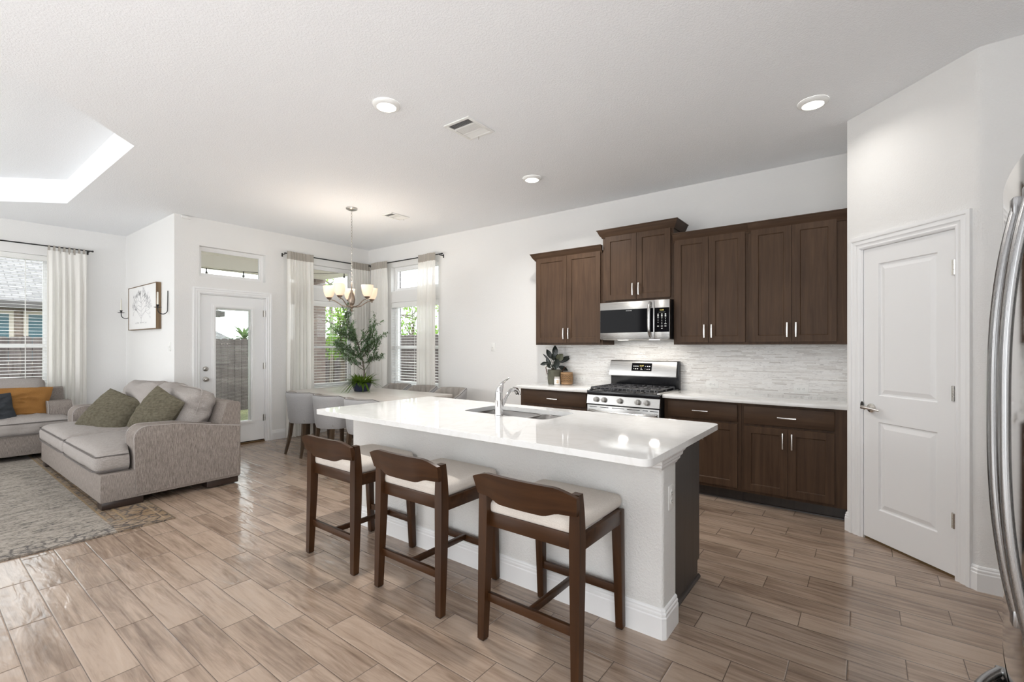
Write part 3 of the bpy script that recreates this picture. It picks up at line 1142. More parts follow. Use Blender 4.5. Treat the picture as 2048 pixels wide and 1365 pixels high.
# pantry door: two raised panels
d2 = thing('door_2', None, None, (PO.x, PO.y, 0), math.atan2(PU.y, PU.x), kind='structure', local=True)
ds = MB()
DX0, DX1, DZ0, DZ1 = 0.137, 0.749, 0.020, 2.060
yf = 0.004
PX0, PX1 = 0.250, 0.643
P_ = [(1.028, 1.945), (0.236, 0.846)]
for b in ((DX0, PX0, DZ0, DZ1), (PX1, DX1, DZ0, DZ1), (PX0, PX1, DZ0, P_[1][0]), (PX0, PX1, P_[1][1], P_[0][0]), (PX0, PX1, P_[0][1], DZ1)):
    ds.box(b[0], b[1], yf, yf + 0.035, b[2], b[3])
for (a, b) in P_:
    # moulded step down, bevel up to the raised field
    rings = [(0.0, 0.0), (0.007, 0.011), (0.016, 0.011), (0.044, 0.002)]
    vs_ = []
    for o, dy in rings:
        vs_ += [(PX0 + o, yf + dy, a + o), (PX1 - o, yf + dy, a + o), (PX1 - o, yf + dy, b - o), (PX0 + o, yf + dy, b - o)]
    fs = []
    for k in range(len(rings) - 1):
        for i in range(4):
            fs.append((k * 4 + i, k * 4 + (i + 1) % 4, (k + 1) * 4 + (i + 1) % 4, (k + 1) * 4 + i))
    m = (len(rings) - 1) * 4
    fs.append((m, m + 1, m + 2, m + 3))
    ds.add(vs_, fs)
build('slab', ds, 'door_white', d2, 0)
for hz in (1.836, 1.092, 0.344):
    build('hinge', hinge(MB(), 0.747, yf - 0.001, hz), 'nickel_bright', d2)
lv = MB().lathe([(0.0, 0.060), (0.010, 0.060), (0.0105, 0.022), (0.014, 0.012), (0.031, 0.009), (0.033, 0.0)], 22, Matrix.Translation((0.199, yf, 0.936)) @ Matrix.Rotation(PI / 2, 4, 'X'))
lv.tube([(0.172, yf - 0.052, 0.940), (0.199, yf - 0.056, 0.940), (0.24, yf - 0.055, 0.938), (0.285, yf - 0.050, 0.932), (0.298, yf - 0.046, 0.929)], [0.013, 0.012, 0.009, 0.008, 0.006], 12)
build('lever_handle', lv, 'nickel_bright', d2)
build('strike_plate', MB().lathe([(0.026, 0), (0.026, 0.004)], 20, Matrix.Translation((0.130, -0.003, 0.950)) @ Matrix.Rotation(PI / 2, 4, 'X') @ Matrix.Scale(0.45, 4, (1, 0, 0))), 'slot_dark', d2)
build('door_sweep', MB().box(DX0, DX1, yf + 0.010, yf + 0.03, 0.0, 0.021), 'threshold_wood', d2, 0)


# windows: vinyl frame, glass, sash rail
def window(name, axis, c, a0, a1, z0, z1, out, rails=(), fw=0.045, depth0=0.075, sill=True):
    """c: room face of the wall, out: +1 when outdoors is along +axis"""
    ca = c + out * depth0
    cb = c + out * (depth0 + 0.05)
    root = struct_root(name, ((c, (a0 + a1) / 2, z0) if axis == 'x' else ((a0 + a1) / 2, c, z0)))
    def bx(mb, A0, A1, Z0, Z1, C0, C1, bev=0.0):
        if axis == 'x': mb.box(C0, C1, A0, A1, Z0, Z1, bev)
        else: mb.box(A0, A1, C0, C1, Z0, Z1, bev)
        return mb
    fr = MB()
    for (A0, A1, Z0, Z1) in ((a0, a0 + fw, z0, z1), (a1 - fw, a1, z0, z1), (a0 + fw, a1 - fw, z0, z0 + fw), (a0 + fw, a1 - fw, z1 - fw, z1)):
        bx(fr, A0, A1, Z0, Z1, ca, cb)
    i_ = fw * 0.45                                                      # inner step
    f2 = fw + i_
    for (A0, A1, Z0, Z1) in ((a0 + fw, a0 + f2, z0 + fw, z1 - fw), (a1 - f2, a1 - fw, z0 + fw, z1 - fw), (a0 + f2, a1 - f2, z0 + fw, z0 + f2), (a0 + f2, a1 - f2, z1 - f2, z1 - fw)):
        bx(fr, A0, A1, Z0, Z1, ca + out * 0.014, cb)
    build('frame', fr, 'vinyl_white', root, 25)
    if rails:
        rm = MB()
        for rz in rails: bx(rm, a0 + fw, a1 - fw, rz - 0.022, rz + 0.022, ca + out * 0.008, cb)
        build('sash_rail', rm, 'vinyl_white', root, 25)
    g = MB()
    bx(g, a0 + fw, a1 - fw, z0 + fw, z1 - fw, ca + out * 0.030, ca + out * 0.036)
    build('glass', g, 'window_glass', root, 0)
    if sill:
        s_ = MB()
        bx(s_, a0 - 0.03, a1 + 0.03, z0 - 0.022, z0 + 0.003, c - out * 0.03, ca, 0.004)
        build('sill', s_, 'trim_white', root)
    return root


window('window_1', 'y', FY, *L_OP, 1, rails=(1.375,))
window('window_2', 'y', BY, *D_TR, 1, fw=0.035, sill=False)
window('window_3', 'y', BY, *B_LOW, 1, rails=(1.36,))
window('window_4', 'y', BY, *B_TR, 1, fw=0.04, sill=False)
window('window_5', 'x', KX, *K_LOW, 1, rails=(1.36,))
window('window_6', 'x', KX, *K_TR, 1, fw=0.04, sill=False)
# ---------------------------------------------------------------- kitchen cabinets along the right wall
UX = 4.66            # front face of upper doors
LX = 4.425           # front face of lower doors
FT = 0.019           # door thickness


def shaker(mb, y0, y1, z0, z1, x, rail=0.057, dep=0.008):
    """shaker door/drawer front, face at x (towards -x)"""
    for b in ((y0, y0 + rail, z0, z1), (y1 - rail, y1, z0, z1), (y0 + rail, y1 - rail, z0, z0 + rail), (y0 + rail, y1 - rail, z1 - rail, z1)):
        mb.box(x, x + FT, b[0], b[1], b[2], b[3])
    mb.box(x + dep, x + FT, y0 + rail, y1 - rail, z0 + rail, z1 - rail)
    # small chamfer round the recessed field
    a0, a1, b0, b1, c = y0 + rail, y1 - rail, z0 + rail, z1 - rail, 0.006
    mb.add([(x + 0.001, a0, b0), (x + 0.001, a1, b0), (x + 0.001, a1, b1), (x + 0.001, a0, b1), (x + dep, a0 + c, b0 + c), (x + dep, a1 - c, b0 + c), (x + dep, a1 - c, b1 - c), (x + dep, a0 + c, b1 - c)],
           [(0, 1, 5, 4), (1, 2, 6, 5), (2, 3, 7, 6), (3, 0, 4, 7)])
    return mb


def pull(parent, x, y, z, ln, vertical=True):
    """slightly bowed flat bar pull on two posts"""
    mb = MB()
    n = 8
    pts = []
    for i in range(n + 1):
        s = -1 + 2 * i / n
        o = -0.030 - 0.004 * (1 - s * s)
        pts.append((x + o, y, z + s * ln / 2) if vertical else (x + o, y + s * ln / 2, z))
    mb.tube(pts, 0.0048, 8, flat=1.5, up=(1, 0, 0))
    for s in (-0.80, 0.80):
        p = (x - 0.031, y, z + s * ln / 2) if vertical else (x - 0.031, y + s * ln / 2, z)
        q = (x + 0.001, y, z + s * ln / 2) if vertical else (x + 0.001, y + s * ln / 2, z)
        mb.cyl(q, p, 0.0045, n=8)
    return build('handle', mb, 'nickel_bright', parent)


def crown(mb, y0, y1, ztop, zlow, x, left=False, right=False, xw=KX, wl=0, wr=0):
    """crown moulding in front of face x; returns run back to the wall where the side is free"""
    prof = [(0.0, zlow), (0.010, zlow), (0.014, zlow + 0.012), (0.030, zlow + 0.030), (0.046, ztop - 0.020), (0.050, ztop - 0.010), (0.056, ztop - 0.008), (0.056, ztop), (0.0, ztop)]
    el = 1.0 if left else 0.0
    er = 1.0 if right else 0.0
    n = len(prof)
    a = [(x - o, y1 + el * o, z) for o, z in prof]
    b = [(x - o, y0 - er * o, z) for o, z in prof]
    mb.add(a + b, [(i, (i + 1) % n, n + (i + 1) % n, n + i) for i in range(n)] + [tuple(range(n))[::-1], tuple(range(n, 2 * n))])
    if left:
        c = [(xw - 0.001, y1 + o, z) for o, z in prof]
        mb.add(a + c, [(i, (i + 1) % n, n + (i + 1) % n, n + i) for i in range(n)] + [tuple(range(n, 2 * n))])
    if right:
        c = [(xw - 0.001, y0 - o, z) for o, z in prof]
        mb.add(b + c, [(i, (i + 1) % n, n + (i + 1) % n, n + i) for i in range(n)] + [tuple(range(n, 2 * n))])
    return mb


def upper(label, y0, y1, z0, z1, doors, zc, left, right, hz, dz0, dz1, hl=0.125):
    t = thing('upper_cabinet', label, 'cabinet', (UX + 0.16, (y0 + y1) / 2, z0), group='wall cabinets along the kitchen wall')
    build('body', MB().box(UX + FT, KX - 0.002, y0, y1, z0, z1), 'cabinet_wood', t, 0)
    mid = (doors[0][0] + doors[0][1]) / 2 if len(doors) == 1 else doors[0][1]
    for k, (a, b) in enumerate(doors):
        d = build('door', shaker(MB(), a, b, dz0, dz1, UX), 'cabinet_wood', t, 0)
        hy = (b - 0.031) if k == 0 else (a + 0.031)
        pull(d, UX, hy, hz, hl)
    build('crown_molding', crown(MB(), y0, y1, zc, z1 - 0.028, UX + FT, left, right), 'cabinet_wood_flat', t, 25)
    return t


upper('dark wood wall cabinet above the potted rubber plant, farthest from the pantry', 2.305, 3.190, 1.388, 2.430, [(2.325, 2.746), (2.750, 3.172)], 2.484, True, False, 1.518, 1.412, 2.425)
upper('short dark wood wall cabinet raised above the microwave', 1.530, 2.300, 1.842, 2.580, [(1.556, 1.909), (1.913, 2.266)], 2.638, True, True, 1.970, 1.866, 2.560)
upper('tall dark wood wall cabinet right beside the microwave', 0.853, 1.528, 1.388, 2.430, [(0.878, 1.192), (1.196, 1.510)], 2.486, False, False, 1.515, 1.410, 2.425)
upper('tall dark wood wall cabinet next to the pantry door wall', 0.114, 0.852, 1.388, 2.430, [(0.192, 0.508), (0.512, 0.828)], 2.486, False, False, 1.515, 1.410, 2.425)


def lower(label, y0, y1, drawers, doors):
    t = thing('base_cabinet', label, 'cabinet', (LX + 0.28, (y0 + y1) / 2, 0), group='base cabinets along the kitchen wall')
    b = MB().box(LX + FT, KX - 0.002, y0, y1, 0.104, 0.882)
    build('body', b, 'cabinet_wood', t, 0)
    k = MB().box(LX + 0.090, KX - 0.05, y0, y1, 0.0, 0.104)
    k.prism([(LX + 0.090, 0.0), (LX + 0.078, 0.0), (LX + 0.081, 0.009), (LX + 0.090, 0.014)], y0, y1, 'y')
    build('toe_kick', k, 'panel_wood', t, 25)
    for (a, c, z0, z1) in drawers:
        d = build('drawer', MB().box(LX, LX + FT, a, c, z0, z1, 0.003), 'cabinet_wood_flat', t)
        pull(d, LX, (a + c) / 2, (z0 + z1) / 2 - 0.004, 0.135, False)
    for (a, c, z0, z1, hy) in doors:
        d = build('door', shaker(MB(), a, c, z0, z1, LX), 'cabinet_wood', t, 0)
        pull(d, LX, hy, z1 - 0.098, 0.130)
    return t


lower('dark wood base cabinet with one wide drawer left of the gas range', 2.326, 3.245, [(2.372, 3.195, 0.715, 0.862)], [(2.372, 2.780, 0.132, 0.690, 2.742), (2.787, 3.195, 0.132, 0.690, 2.825)])
lower('dark wood base cabinet with a single door directly right of the range', 0.868, 1.540, [(0.896, 1.505, 0.712, 0.862)], [(0.896, 1.505, 0.133, 0.690, 1.178)])
lower('dark wood base cabinet with two doors next to the pantry', 0.114, 0.866, [(0.197, 0.842, 0.706, 0.858)], [(0.514, 0.842, 0.130, 0.686, 0.549), (0.197, 0.511, 0.130, 0.686, 0.483)])


def countertop(label, y0, y1, xf, bevel=0.006):
    mb = MB()
    mb.box(xf, KX - 0.003, y0, y1, 0.882, 0.914, 0.004)
    return tag(build('countertop', mb, 'quartz'), label, 'countertop')


countertop('short white quartz countertop left of the gas range', 2.324, 3.262, 4.378)
countertop('white quartz countertop between the range and the pantry', 0.114, 1.540, 4.378)

# ---------------------------------------------------------------- gas range
RY0, RY1 = 1.547, 2.312
RF = 4.330
t = thing('gas_range', 'stainless steel gas range with black grates and raised control panel', 'stove', (4.65, (RY0 + RY1) / 2, 0))
build('body', MB().box(RF + 0.04, KX - 0.02, RY0, RY1, 0.03, 0.895), 'matte_black', t, 0)
build('cooktop', MB().box(RF - 0.006, KX - 0.09, RY0 + 0.003, RY1 - 0.003, 0.872, 0.915, 0.004), 'enamel_black', t)
build('side_trim', MB().box(RF + 0.01, KX - 0.10, RY0 - 0.002, RY0 + 0.028, 0.905, 0.925, 0.003), 'steel', t)
build('side_trim', MB().box(RF + 0.01, KX - 0.10, RY1 - 0.028, RY1 + 0.002, 0.905, 0.925, 0.003), 'steel', t)
pn = MB().prism([(RF + 0.012, 0.872), (RF + 0.05, 0.872), (RF + 0.05, 0.782), (RF - 0.004, 0.782)], RY0, RY1, 'y')
build('knob_panel', pn, 'steel', t, 25)
for ky in (2.205, 2.118, 1.945, 1.762, 1.672):
    kb = MB().lathe([(0.0, 0.034), (0.020, 0.034), (0.0235, 0.028), (0.0245, 0.006), (0.026, 0.0)], 20)
    kb.box(-0.005, 0.005, -0.021, 0.021, 0.030, 0.041, 0.002)
    kb.xform(Matrix.Translation((RF + 0.001, ky, 0.829)) @ Matrix.Rotation(-PI / 2, 4, 'Y') @ Matrix.Rotation(PI / 2 + 0.25, 4, 'Z'))
    build('knob', kb, 'knob_steel', t)
dr = MB().box(RF, RF + 0.04, RY0 + 0.004, RY1 - 0.004, 0.235, 0.770, 0.003)
od = build('oven_door', dr, 'steel', t)
build('window', MB().box(RF - 0.002, RF + 0.004, RY0 + 0.10, RY1 - 0.10, 0.34, 0.62), 'gloss_black', od, 0)
vt = MB()
for (a, b) in ((2.28, 2.20), (2.16, 2.07), (2.03, 1.90), (1.87, 1.74), (1.71, 1.66), (1.64, 1.56)):
    vt.box(RF - 0.001, RF + 0.004, b, a, 0.7475, 0.7535)
build('vent_slots', vt, 'slot_dark', od, 0)
hb = MB()
pts = []
for i in range(17):
    s = -1 + 2 * i / 16
    pts.append((RF - 0.052 + 0.046 * abs(s) ** 6, (RY0 + RY1) / 2 + s * 0.355, 0.712 - 0.010 * (1 - s * s)))
hb.tube(pts, 0.0125, 10, flat=1.25, up=(1, 0, 0))
for s in (-0.352, 0.352):
    hb.box(RF - 0.02, RF + 0.002, (RY0 + RY1) / 2 + s - 0.012, (RY0 + RY1) / 2 + s + 0.012, 0.698, 0.724, 0.004)
build('handle', hb, 'steel', od)
build('storage_drawer', MB().box(RF + 0.004, RF + 0.04, RY0 + 0.004, RY1 - 0.004, 0.06, 0.225, 0.003), 'steel', t)
# continuous cast-iron grates
gr = MB()
gz = 0.953
ex0, ex1 = RF + 0.035, KX - 0.125
for (a, b) in ((RY0 + 0.035, RY0 + 0.262), (RY0 + 0.270, RY1 - 0.270), (RY1 - 0.262, RY1 - 0.035)):
    for y in (a, b):
        gr.box(ex0, ex1, y - 0.006, y + 0.006, gz - 0.012, gz, 0.003)
    for x in (ex0, ex1):
        gr.box(x - 0.006, x + 0.006, a, b, gz - 0.012, gz, 0.003)
    n = 3
    for k in range(1, n + 1):
        y = a + (b - a) * k / (n + 1)
        for (p, q) in ((ex0, ex0 + 0.13), (ex1 - 0.13, ex1), ((ex0 + ex1) / 2 - 0.09, (ex0 + ex1) / 2 + 0.09)):
            gr.box(p, q, y - 0.005, y + 0.005, gz - 0.010, gz + 0.004, 0.003)
    gr.box((ex0 + ex1) / 2 - 0.006, (ex0 + ex1) / 2 + 0.006, a, b, gz - 0.012, gz, 0.003)
    for x in (ex0, ex1, (ex0 + ex1) / 2):
        for y in (a, b):
            gr.box(x - 0.007, x + 0.007, y - 0.007, y + 0.007, 0.914, gz - 0.008, 0.002)
    # front fingers curl down to the cooktop edge
    for k in range(0, 5):
        y = a + (b - a) * (k + 0.5) / 5
        gr.tube([(ex0 + 0.10, y, gz), (ex0 + 0.02, y, gz - 0.001), (ex0 - 0.008, y, gz - 0.010), (ex0 - 0.016, y, gz - 0.026)], 0.0055, 7)
build('grate', gr, 'cast_iron', t)
for (x, y, r) in ((4.47, 1.70, 0.045), (4.72, 1.70, 0.036), (4.60, 1.93, 0.05), (4.47, 2.16, 0.040), (4.72, 2.16, 0.045)):
    build('burner', MB().lathe([(r * 1.25, 0.914), (r * 1.2, 0.922), (r, 0.926), (r, 0.934), (r * 0.9, 0.938), (0, 0.938)], 20, Matrix.Translation((x, y, 0))), 'cast_iron', t)
# backguard: leaning steel console over a black riser
bg = MB().box(4.905, KX - 0.022, RY0, RY1, 0.905, 1.215, 0.004)
guard = build('backguard', bg, 'enamel_black', t)
cs = MB().prism([(4.852, 1.045), (4.850, 1.060), (4.893, 1.205), (4.905, 1.213), (4.93, 1.213), (4.93, 1.045)], RY0 + 0.016, RY1 - 0.002, 'y')
console = build('console', cs, 'steel', t, 25)
# display panel lies on the sloping face
sl_ = Vector((4.893 - 4.850, 0, 1.205 - 1.060)).normalized()
nrm = Vector((-sl_.z, 0, sl_.x))
o0 = Vector((4.850, 0, 1.060))


def cpt(u, y, off=0.0):
    p = o0 + sl_ * u + nrm * off
    return (p.x, y, p.z)


def console_quad(mb, y0, y1, u0, u1, off=0.002):
    mb.add([cpt(u0, y0, off), cpt(u0, y1, off), cpt(u1, y1, off), cpt(u1, y0, off), cpt(u0, y0, 0), cpt(u0, y1, 0), cpt(u1, y1, 0), cpt(u1, y0, 0)],
           [(0, 1, 2, 3), (0, 4, 5, 1), (1, 5, 6, 2), (2, 6, 7, 3), (3, 7, 4, 0)])
    return mb


build('display_panel', console_quad(MB(), 1.826, 2.050, 0.046, 0.134), 'gloss_black', console, 0)
ic = MB()
for (y, u, w, h) in ((2.025, 0.098, 0.014, 0.006), (2.003, 0.098, 0.012, 0.008), (1.981, 0.098, 0.014, 0.006), (1.896, 0.098, 0.006, 0.006), (1.872, 0.098, 0.014, 0.008), (1.850, 0.098, 0.012, 0.009),
                     (2.027, 0.070, 0.004, 0.008), (2.005, 0.068, 0.014, 0.009), (1.982, 0.069, 0.012, 0.009), (1.942, 0.076, 0.006, 0.012), (1.936, 0.062, 0.022, 0.005), (1.898, 0.069, 0.005, 0.006), (1.874, 0.067, 0.014, 0.006), (1.851, 0.067, 0.014, 0.009)):
    console_quad(ic, y - w / 2, y + w / 2, u - h / 2, u + h / 2, 0.0028)
build('control_icons', ic, 'display_text', console, 0)  # plain bars for the control icons, no letters
rot_c = Matrix(((0, sl_.x, nrm.x), (-1, 0, 0), (0, sl_.z, nrm.z))).to_4x4()
text_mesh('12:07', 0.022, 'display_amber', 'clock_digits', Matrix.Translation(cpt(0.103, 1.938, 0.003)) @ rot_c, console)

# ---------------------------------------------------------------- microwave over the range
MX = 4.572
MY0, MY1, MZ0, MZ1 = 1.534, 2.282, 1.444, 1.836
t = thing('microwave', 'stainless steel microwave with black glass door mounted over the range', 'microwave', (4.77, (MY0 + MY1) / 2, MZ0))
build('body', MB().box(MX + 0.028, KX - 0.012, MY0 + 0.002, MY1 - 0.002, MZ0 + 0.004, MZ1), 'matte_black', t, 0)
DS = 1.688                      # split between door and control panel
dm = MB().box(MX, MX + 0.03, DS + 0.001, MY1, MZ0, MZ1, 0.003)
door = build('door', dm, 'steel', t)
build('glass', MB().box(MX - 0.0015, MX + 0.006, DS + 0.010, MY1 - 0.003, MZ0 + 0.070, MZ1 - 0.080), 'gloss_black', door, 0)
hb = MB()
pts = []
for i in range(15):
    s = -1 + 2 * i / 14
    pts.append((MX - 0.045 + 0.044 * abs(s) ** 5, DS + 0.040, (MZ0 + MZ1) / 2 + s * 0.178))
hb.tube(pts, 0.0085, 10, flat=1.7, up=(1, 0, 0))
build('handle', hb, 'steel', door)
MR = Matrix(((0, 0, -1), (-1, 0, 0), (0, 1, 0))).to_4x4()
text_mesh('FRIGIDAIRE', 0.0125, 'display_text', 'lettering', Matrix.Translation((MX - 0.002, 1.955, MZ1 - 0.097)) @ MR, door)
cp = MB().box(MX, MX + 0.03, MY0, DS - 0.001, MZ0, MZ1, 0.003)
panel = build('control_panel', cp, 'steel', t)
build('keypad', MB().box(MX - 0.0015, MX + 0.006, MY0 + 0.002, DS - 0.006, MZ0 + 0.070, MZ1 - 0.080), 'gloss_black', panel, 0)
ky = MB()
for cidx, y in enumerate((1.648, 1.610, 1.574)):
    for ridx, (z, w, h) in enumerate(((1.690, 0.012, 0.010), (1.675, 0.014, 0.009), (1.660, 0.014, 0.004), (1.643, 0.005, 0.007), (1.627, 0.006, 0.007), (1.610, 0.006, 0.007), (1.594, 0.007, 0.007), (1.572, 0.018, 0.008))):
        if ridx == 6 and cidx == 0: continue
        w2 = 0.020 if (ridx == 6 and cidx == 2) else w
        ky.box(MX - 0.0022, MX - 0.0014, y - w2 / 2, y + w2 / 2, z - h / 2, z + h / 2)
ky.box(MX - 0.0022, MX - 0.0014, 1.603, 1.617, 1.546, 1.553)
ky.box(MX - 0.0022, MX - 0.0014, 1.575, 1.645, 1.7105, 1.7112)
build('keypad_keys', ky, 'display_text', panel, 0)  # small raised blocks for the keys, no letters
text_mesh('12:08', 0.019, 'display_amber', 'clock_digits', Matrix.Translation((MX - 0.002, 1.612, 1.732)) @ MR, panel)
um = MB().box(MX + 0.03, KX - 0.02, MY0 + 0.02, MY1 - 0.02, MZ0 - 0.006, MZ0 + 0.006, 0.003)
build('underside', um, 'nickel', t)
for y in (2.06, 1.72):
    l = build('task_light', MB().box(MX + 0.06, MX + 0.13, y - 0.045, y + 0.045, MZ0 - 0.0075, MZ0 - 0.005), 'lens_lit', t)
    area_light('task_lamp', (MX + 0.095 - (MX + 0.198), y - (MY0 + MY1) / 2, -0.016), (0, 0, 0), 0.06, 1.3, (1, 0.93, 0.84), 0.08, parent=t)

# ---------------------------------------------------------------- island
t = thing('kitchen_island', 'kitchen island with white textured half wall and dark end panel', 'island', (2.53, 1.98, 0))
IW0, IW1, IY0, IY1 = 2.163, 2.338, 0.756, 3.222
hw = MB().prism(rrect(IW0, IW1, IY0, IY1, 0.018, 5, (1, 0, 0, 1)), 0.0, 0.873)
build('half_wall', hw, 'island_paint', t, 40)
bs = MB()
ofs = [(o, z) for o, z in BP]


def ring(o, c=0.016):
    # outline of the wall foot: chamfered near corner
    return [(IW1, IY0 - o), (IW0 - o + c, IY0 - o), (IW0 - o, IY0 - o + c), (IW0 - o, IY1 + o - c), (IW0 - o + c, IY1 + o), (IW1, IY1 + o)]


rows = [[(x, y, z) for x, y in ring(o)] for o, z in ofs[1:]]
n = 6
vs_ = [p for r in rows for p in r]
fs = [(j * n + i, j * n + i + 1, (j + 1) * n + i + 1, (j + 1) * n + i) for j in range(len(rows) - 1) for i in range(n - 1)]
bs.add(vs_, fs)
build('baseboard', bs, 'trim_white', t, 25)
cb = MB()
steps = [(0.796, 0.006), (0.806, 0.010), (0.816, 0.020), (0.828, 0.022), (0.838, 0.032), (0.852, 0.034), (0.862, 0.044), (0.873, 0.046)]
for k in range(len(steps) - 1):
    z0_, o = steps[k]
    z1_, o1 = steps[k + 1]
    a = [(IW1 + 0.004 + o * 0.35, IY0), (IW1 + 0.004 + o * 0.35, IY0 - o), (IW0 - 0.02 - o * 2.6, IY0 - o), (IW0 - 0.02 - o * 2.6, IY0 + 0.06), (IW0, IY0 + 0.06), (IW0, IY0)]
    b = [(IW1 + 0.004 + o1 * 0.35, IY0), (IW1 + 0.004 + o1 * 0.35, IY0 - o1), (IW0 - 0.02 - o1 * 2.6, IY0 - o1), (IW0 - 0.02 - o1 * 2.6, IY0 + 0.06), (IW0, IY0 + 0.06), (IW0, IY0)]
    m = len(a)
    cb.add([(x, y, z0_) for x, y in a] + [(x, y, z1_) for x, y in b], [(i, (i + 1) % m, m + (i + 1) % m, m + i) for i in range(m)] + [tuple(range(m))[::-1], tuple(range(m, 2 * m))])
build('corbel', cb, 'trim_white', t, 40)
ep = MB()
ep.prism([(IW1, 0.0), (2.868, 0.0), (2.868, 0.100), (2.905, 0.100), (2.905, 0.873), (IW1, 0.873)], 0.797, 0.815, 'y')
ep.prism([(0.797, 0.0), (0.783, 0.0), (0.784, 0.008), (0.789, 0.015), (0.797, 0.019)], IW1, 2.884, 'x')
build('end_panel', ep, 'panel_wood', t, 25)
cc = MB().box(IW1, 2.895, 0.815, 1.605, 0.10, 0.873).box(IW1, 2.895, 2.355, 3.21, 0.10, 0.873).box(IW1, 2.895, 1.605, 2.355, 0.10, 0.66).box(2.875, 2.895, 1.605, 2.355, 0.66, 0.873).box(IW1, 2.40, 1.605, 2.355, 0.66, 0.873)
build('carcass', cc, 'panel_wood', t, 0)
build('toe_kick', MB().box(IW1, 2.845, 0.83, 3.20, 0.0, 0.10), 'panel_wood', t, 0)
for (a, b) in ((0.822, 1.30), (1.305, 1.95), (1.955, 2.60), (2.605, 3.20)):
    m = MB()
    for q in ((a, a + 0.057, 0.115, 0.862), (b - 0.057, b, 0.115, 0.862), (a + 0.057, b - 0.057, 0.115, 0.172), (a + 0.057, b - 0.057, 0.805, 0.862)):
        m.box(2.895, 2.914, *q)
    m.box(2.895, 2.906, a + 0.057, b - 0.057, 0.172, 0.805)
    build('door', m, 'cabinet_wood', t, 0)

SX0, SX1, SY0, SY1 = 2.470, 2.862, 1.612, 2.335
SD = 1.880                      # divider between the bowls
top = MB()
outer = rrect(1.853, 2.992, 0.703, 3.240, 0.045, 8, (1, 1, 1, 1))
hole = rrect(SX0, SX1, SY0, SY1, 0.055, 8)
plate_with_holes(top, outer, [hole], 0.873, 0.905)
it = build('countertop', top, 'quartz', None, 30)
bv = it.modifiers.new('edge', 'BEVEL')
bv.width = 0.003
bv.segments = 2
bv.limit_method = 'ANGLE'
bv.angle_limit = R(50)
tag(it, 'long glossy white quartz top with sink cutout covering the kitchen island', 'countertop')

# undermount double-bowl sink
t = thing('kitchen_sink', 'double bowl stainless steel sink set under the island top', 'sink', ((SX0 + SX1) / 2, (SY0 + SY1) / 2, 0.68))


def bowl(y0, y1, dep):
    mb = MB()
    secs = []
    for (ins, z, r) in ((0.0, 0.872, 0.055), (0.004, 0.868, 0.055), (0.010, 0.80, 0.06), (0.014, 0.905 - dep + 0.03, 0.06), (0.030, 0.905 - dep + 0.006, 0.06), (0.06, 0.905 - dep, 0.05)):
        secs.append([(x, y, z) for x, y in rrect(SX0 - 0.004 + ins, SX1 + 0.004 - ins, y0 + ins, y1 - ins, r, 6)])
    n = len(secs[0])
    vs_ = [p for s in secs for p in s]
    fs = [(j * n + i, j * n + (i + 1) % n, (j + 1) * n + (i + 1) % n, (j + 1) * n + i) for j in range(len(secs) - 1) for i in range(n)]
    fs.append(tuple((len(secs) - 1) * n + i for i in range(n)))
    mb.add(vs_, fs)
    return mb


for (a, b, dp) in ((SD + 0.008, SY1 + 0.004, 0.22), (SY0 - 0.004, SD - 0.008, 0.20)):
    bwl = build('bowl', bowl(a, b, dp), 'steel_sink', t, 50)
    build('drain', MB().lathe([(0.0, 0.004), (0.030, 0.004), (0.042, 0.006), (0.044, 0.0)], 20, Matrix.Translation(((SX0 + SX1) / 2 + 0.05, (a + b) / 2, 0.9055 - dp))), 'nickel', bwl)
rim = MB()
bm_r = rrect(SX0 - 0.022, SX1 + 0.022, SY0 - 0.02, SY1 + 0.02, 0.06, 8)
plate_with_holes(rim, bm_r, [rrect(SX0 - 0.004, SX1 + 0.004, SY0 - 0.004, SD - 0.008, 0.055, 8), rrect(SX0 - 0.004, SX1 + 0.004, SD + 0.008, SY1 + 0.004, 0.055, 8)], 0.868, 0.8728)
build('flange', rim, 'steel_sink', t, 0)

# faucet: straight body, curved spout over the bowl, raised lever
FX_, FY_ = 2.432, 1.958
t = thing('faucet', 'chrome single lever faucet behind the island sink', 'faucet', (FX_, FY_, 0.905))
build('body', MB().lathe([(0.030, 0.905), (0.030, 0.910), (0.0265, 0.914), (0.0255, 1.008), (0.0275, 1.010), (0.0275, 1.022), (0.026, 1.028), (0.0262, 1.050), (0.022, 1.075), (0.012, 1.10), (0.0, 1.106)], 28, Matrix.Translation((FX_, FY_, 0))), 'chrome', t)
sp = [(FX_ + 0.015, FY_, 0.955), (FX_ + 0.045, FY_ - 0.002, 0.985), (FX_ + 0.080, FY_ - 0.004, 1.030), (FX_ + 0.115, FY_ - 0.006, 1.062), (FX_ + 0.150, FY_ - 0.008, 1.074), (FX_ + 0.180, FY_ - 0.010, 1.066), (FX_ + 0.200, FY_ - 0.011, 1.045), (FX_ + 0.203, FY_ - 0.011, 1.030)]
build('spout', MB().tube(sp, [0.012, 0.0125, 0.0135, 0.015, 0.0165, 0.018, 0.0195, 0.0185], 16), 'chrome', t)
lvp = [(FX_ + 0.000, FY_, 1.060), (FX_ + 0.014, FY_, 1.092), (FX_ + 0.034, FY_ - 0.001, 1.122), (FX_ + 0.070, FY_ - 0.002, 1.140), (FX_ + 0.105, FY_ - 0.003, 1.152)]
build('lever', MB().tube(lvp, [0.018, 0.015, 0.009, 0.006, 0.0045], 12, flat=1.6, up=(0, 0, 1)), 'chrome', t)


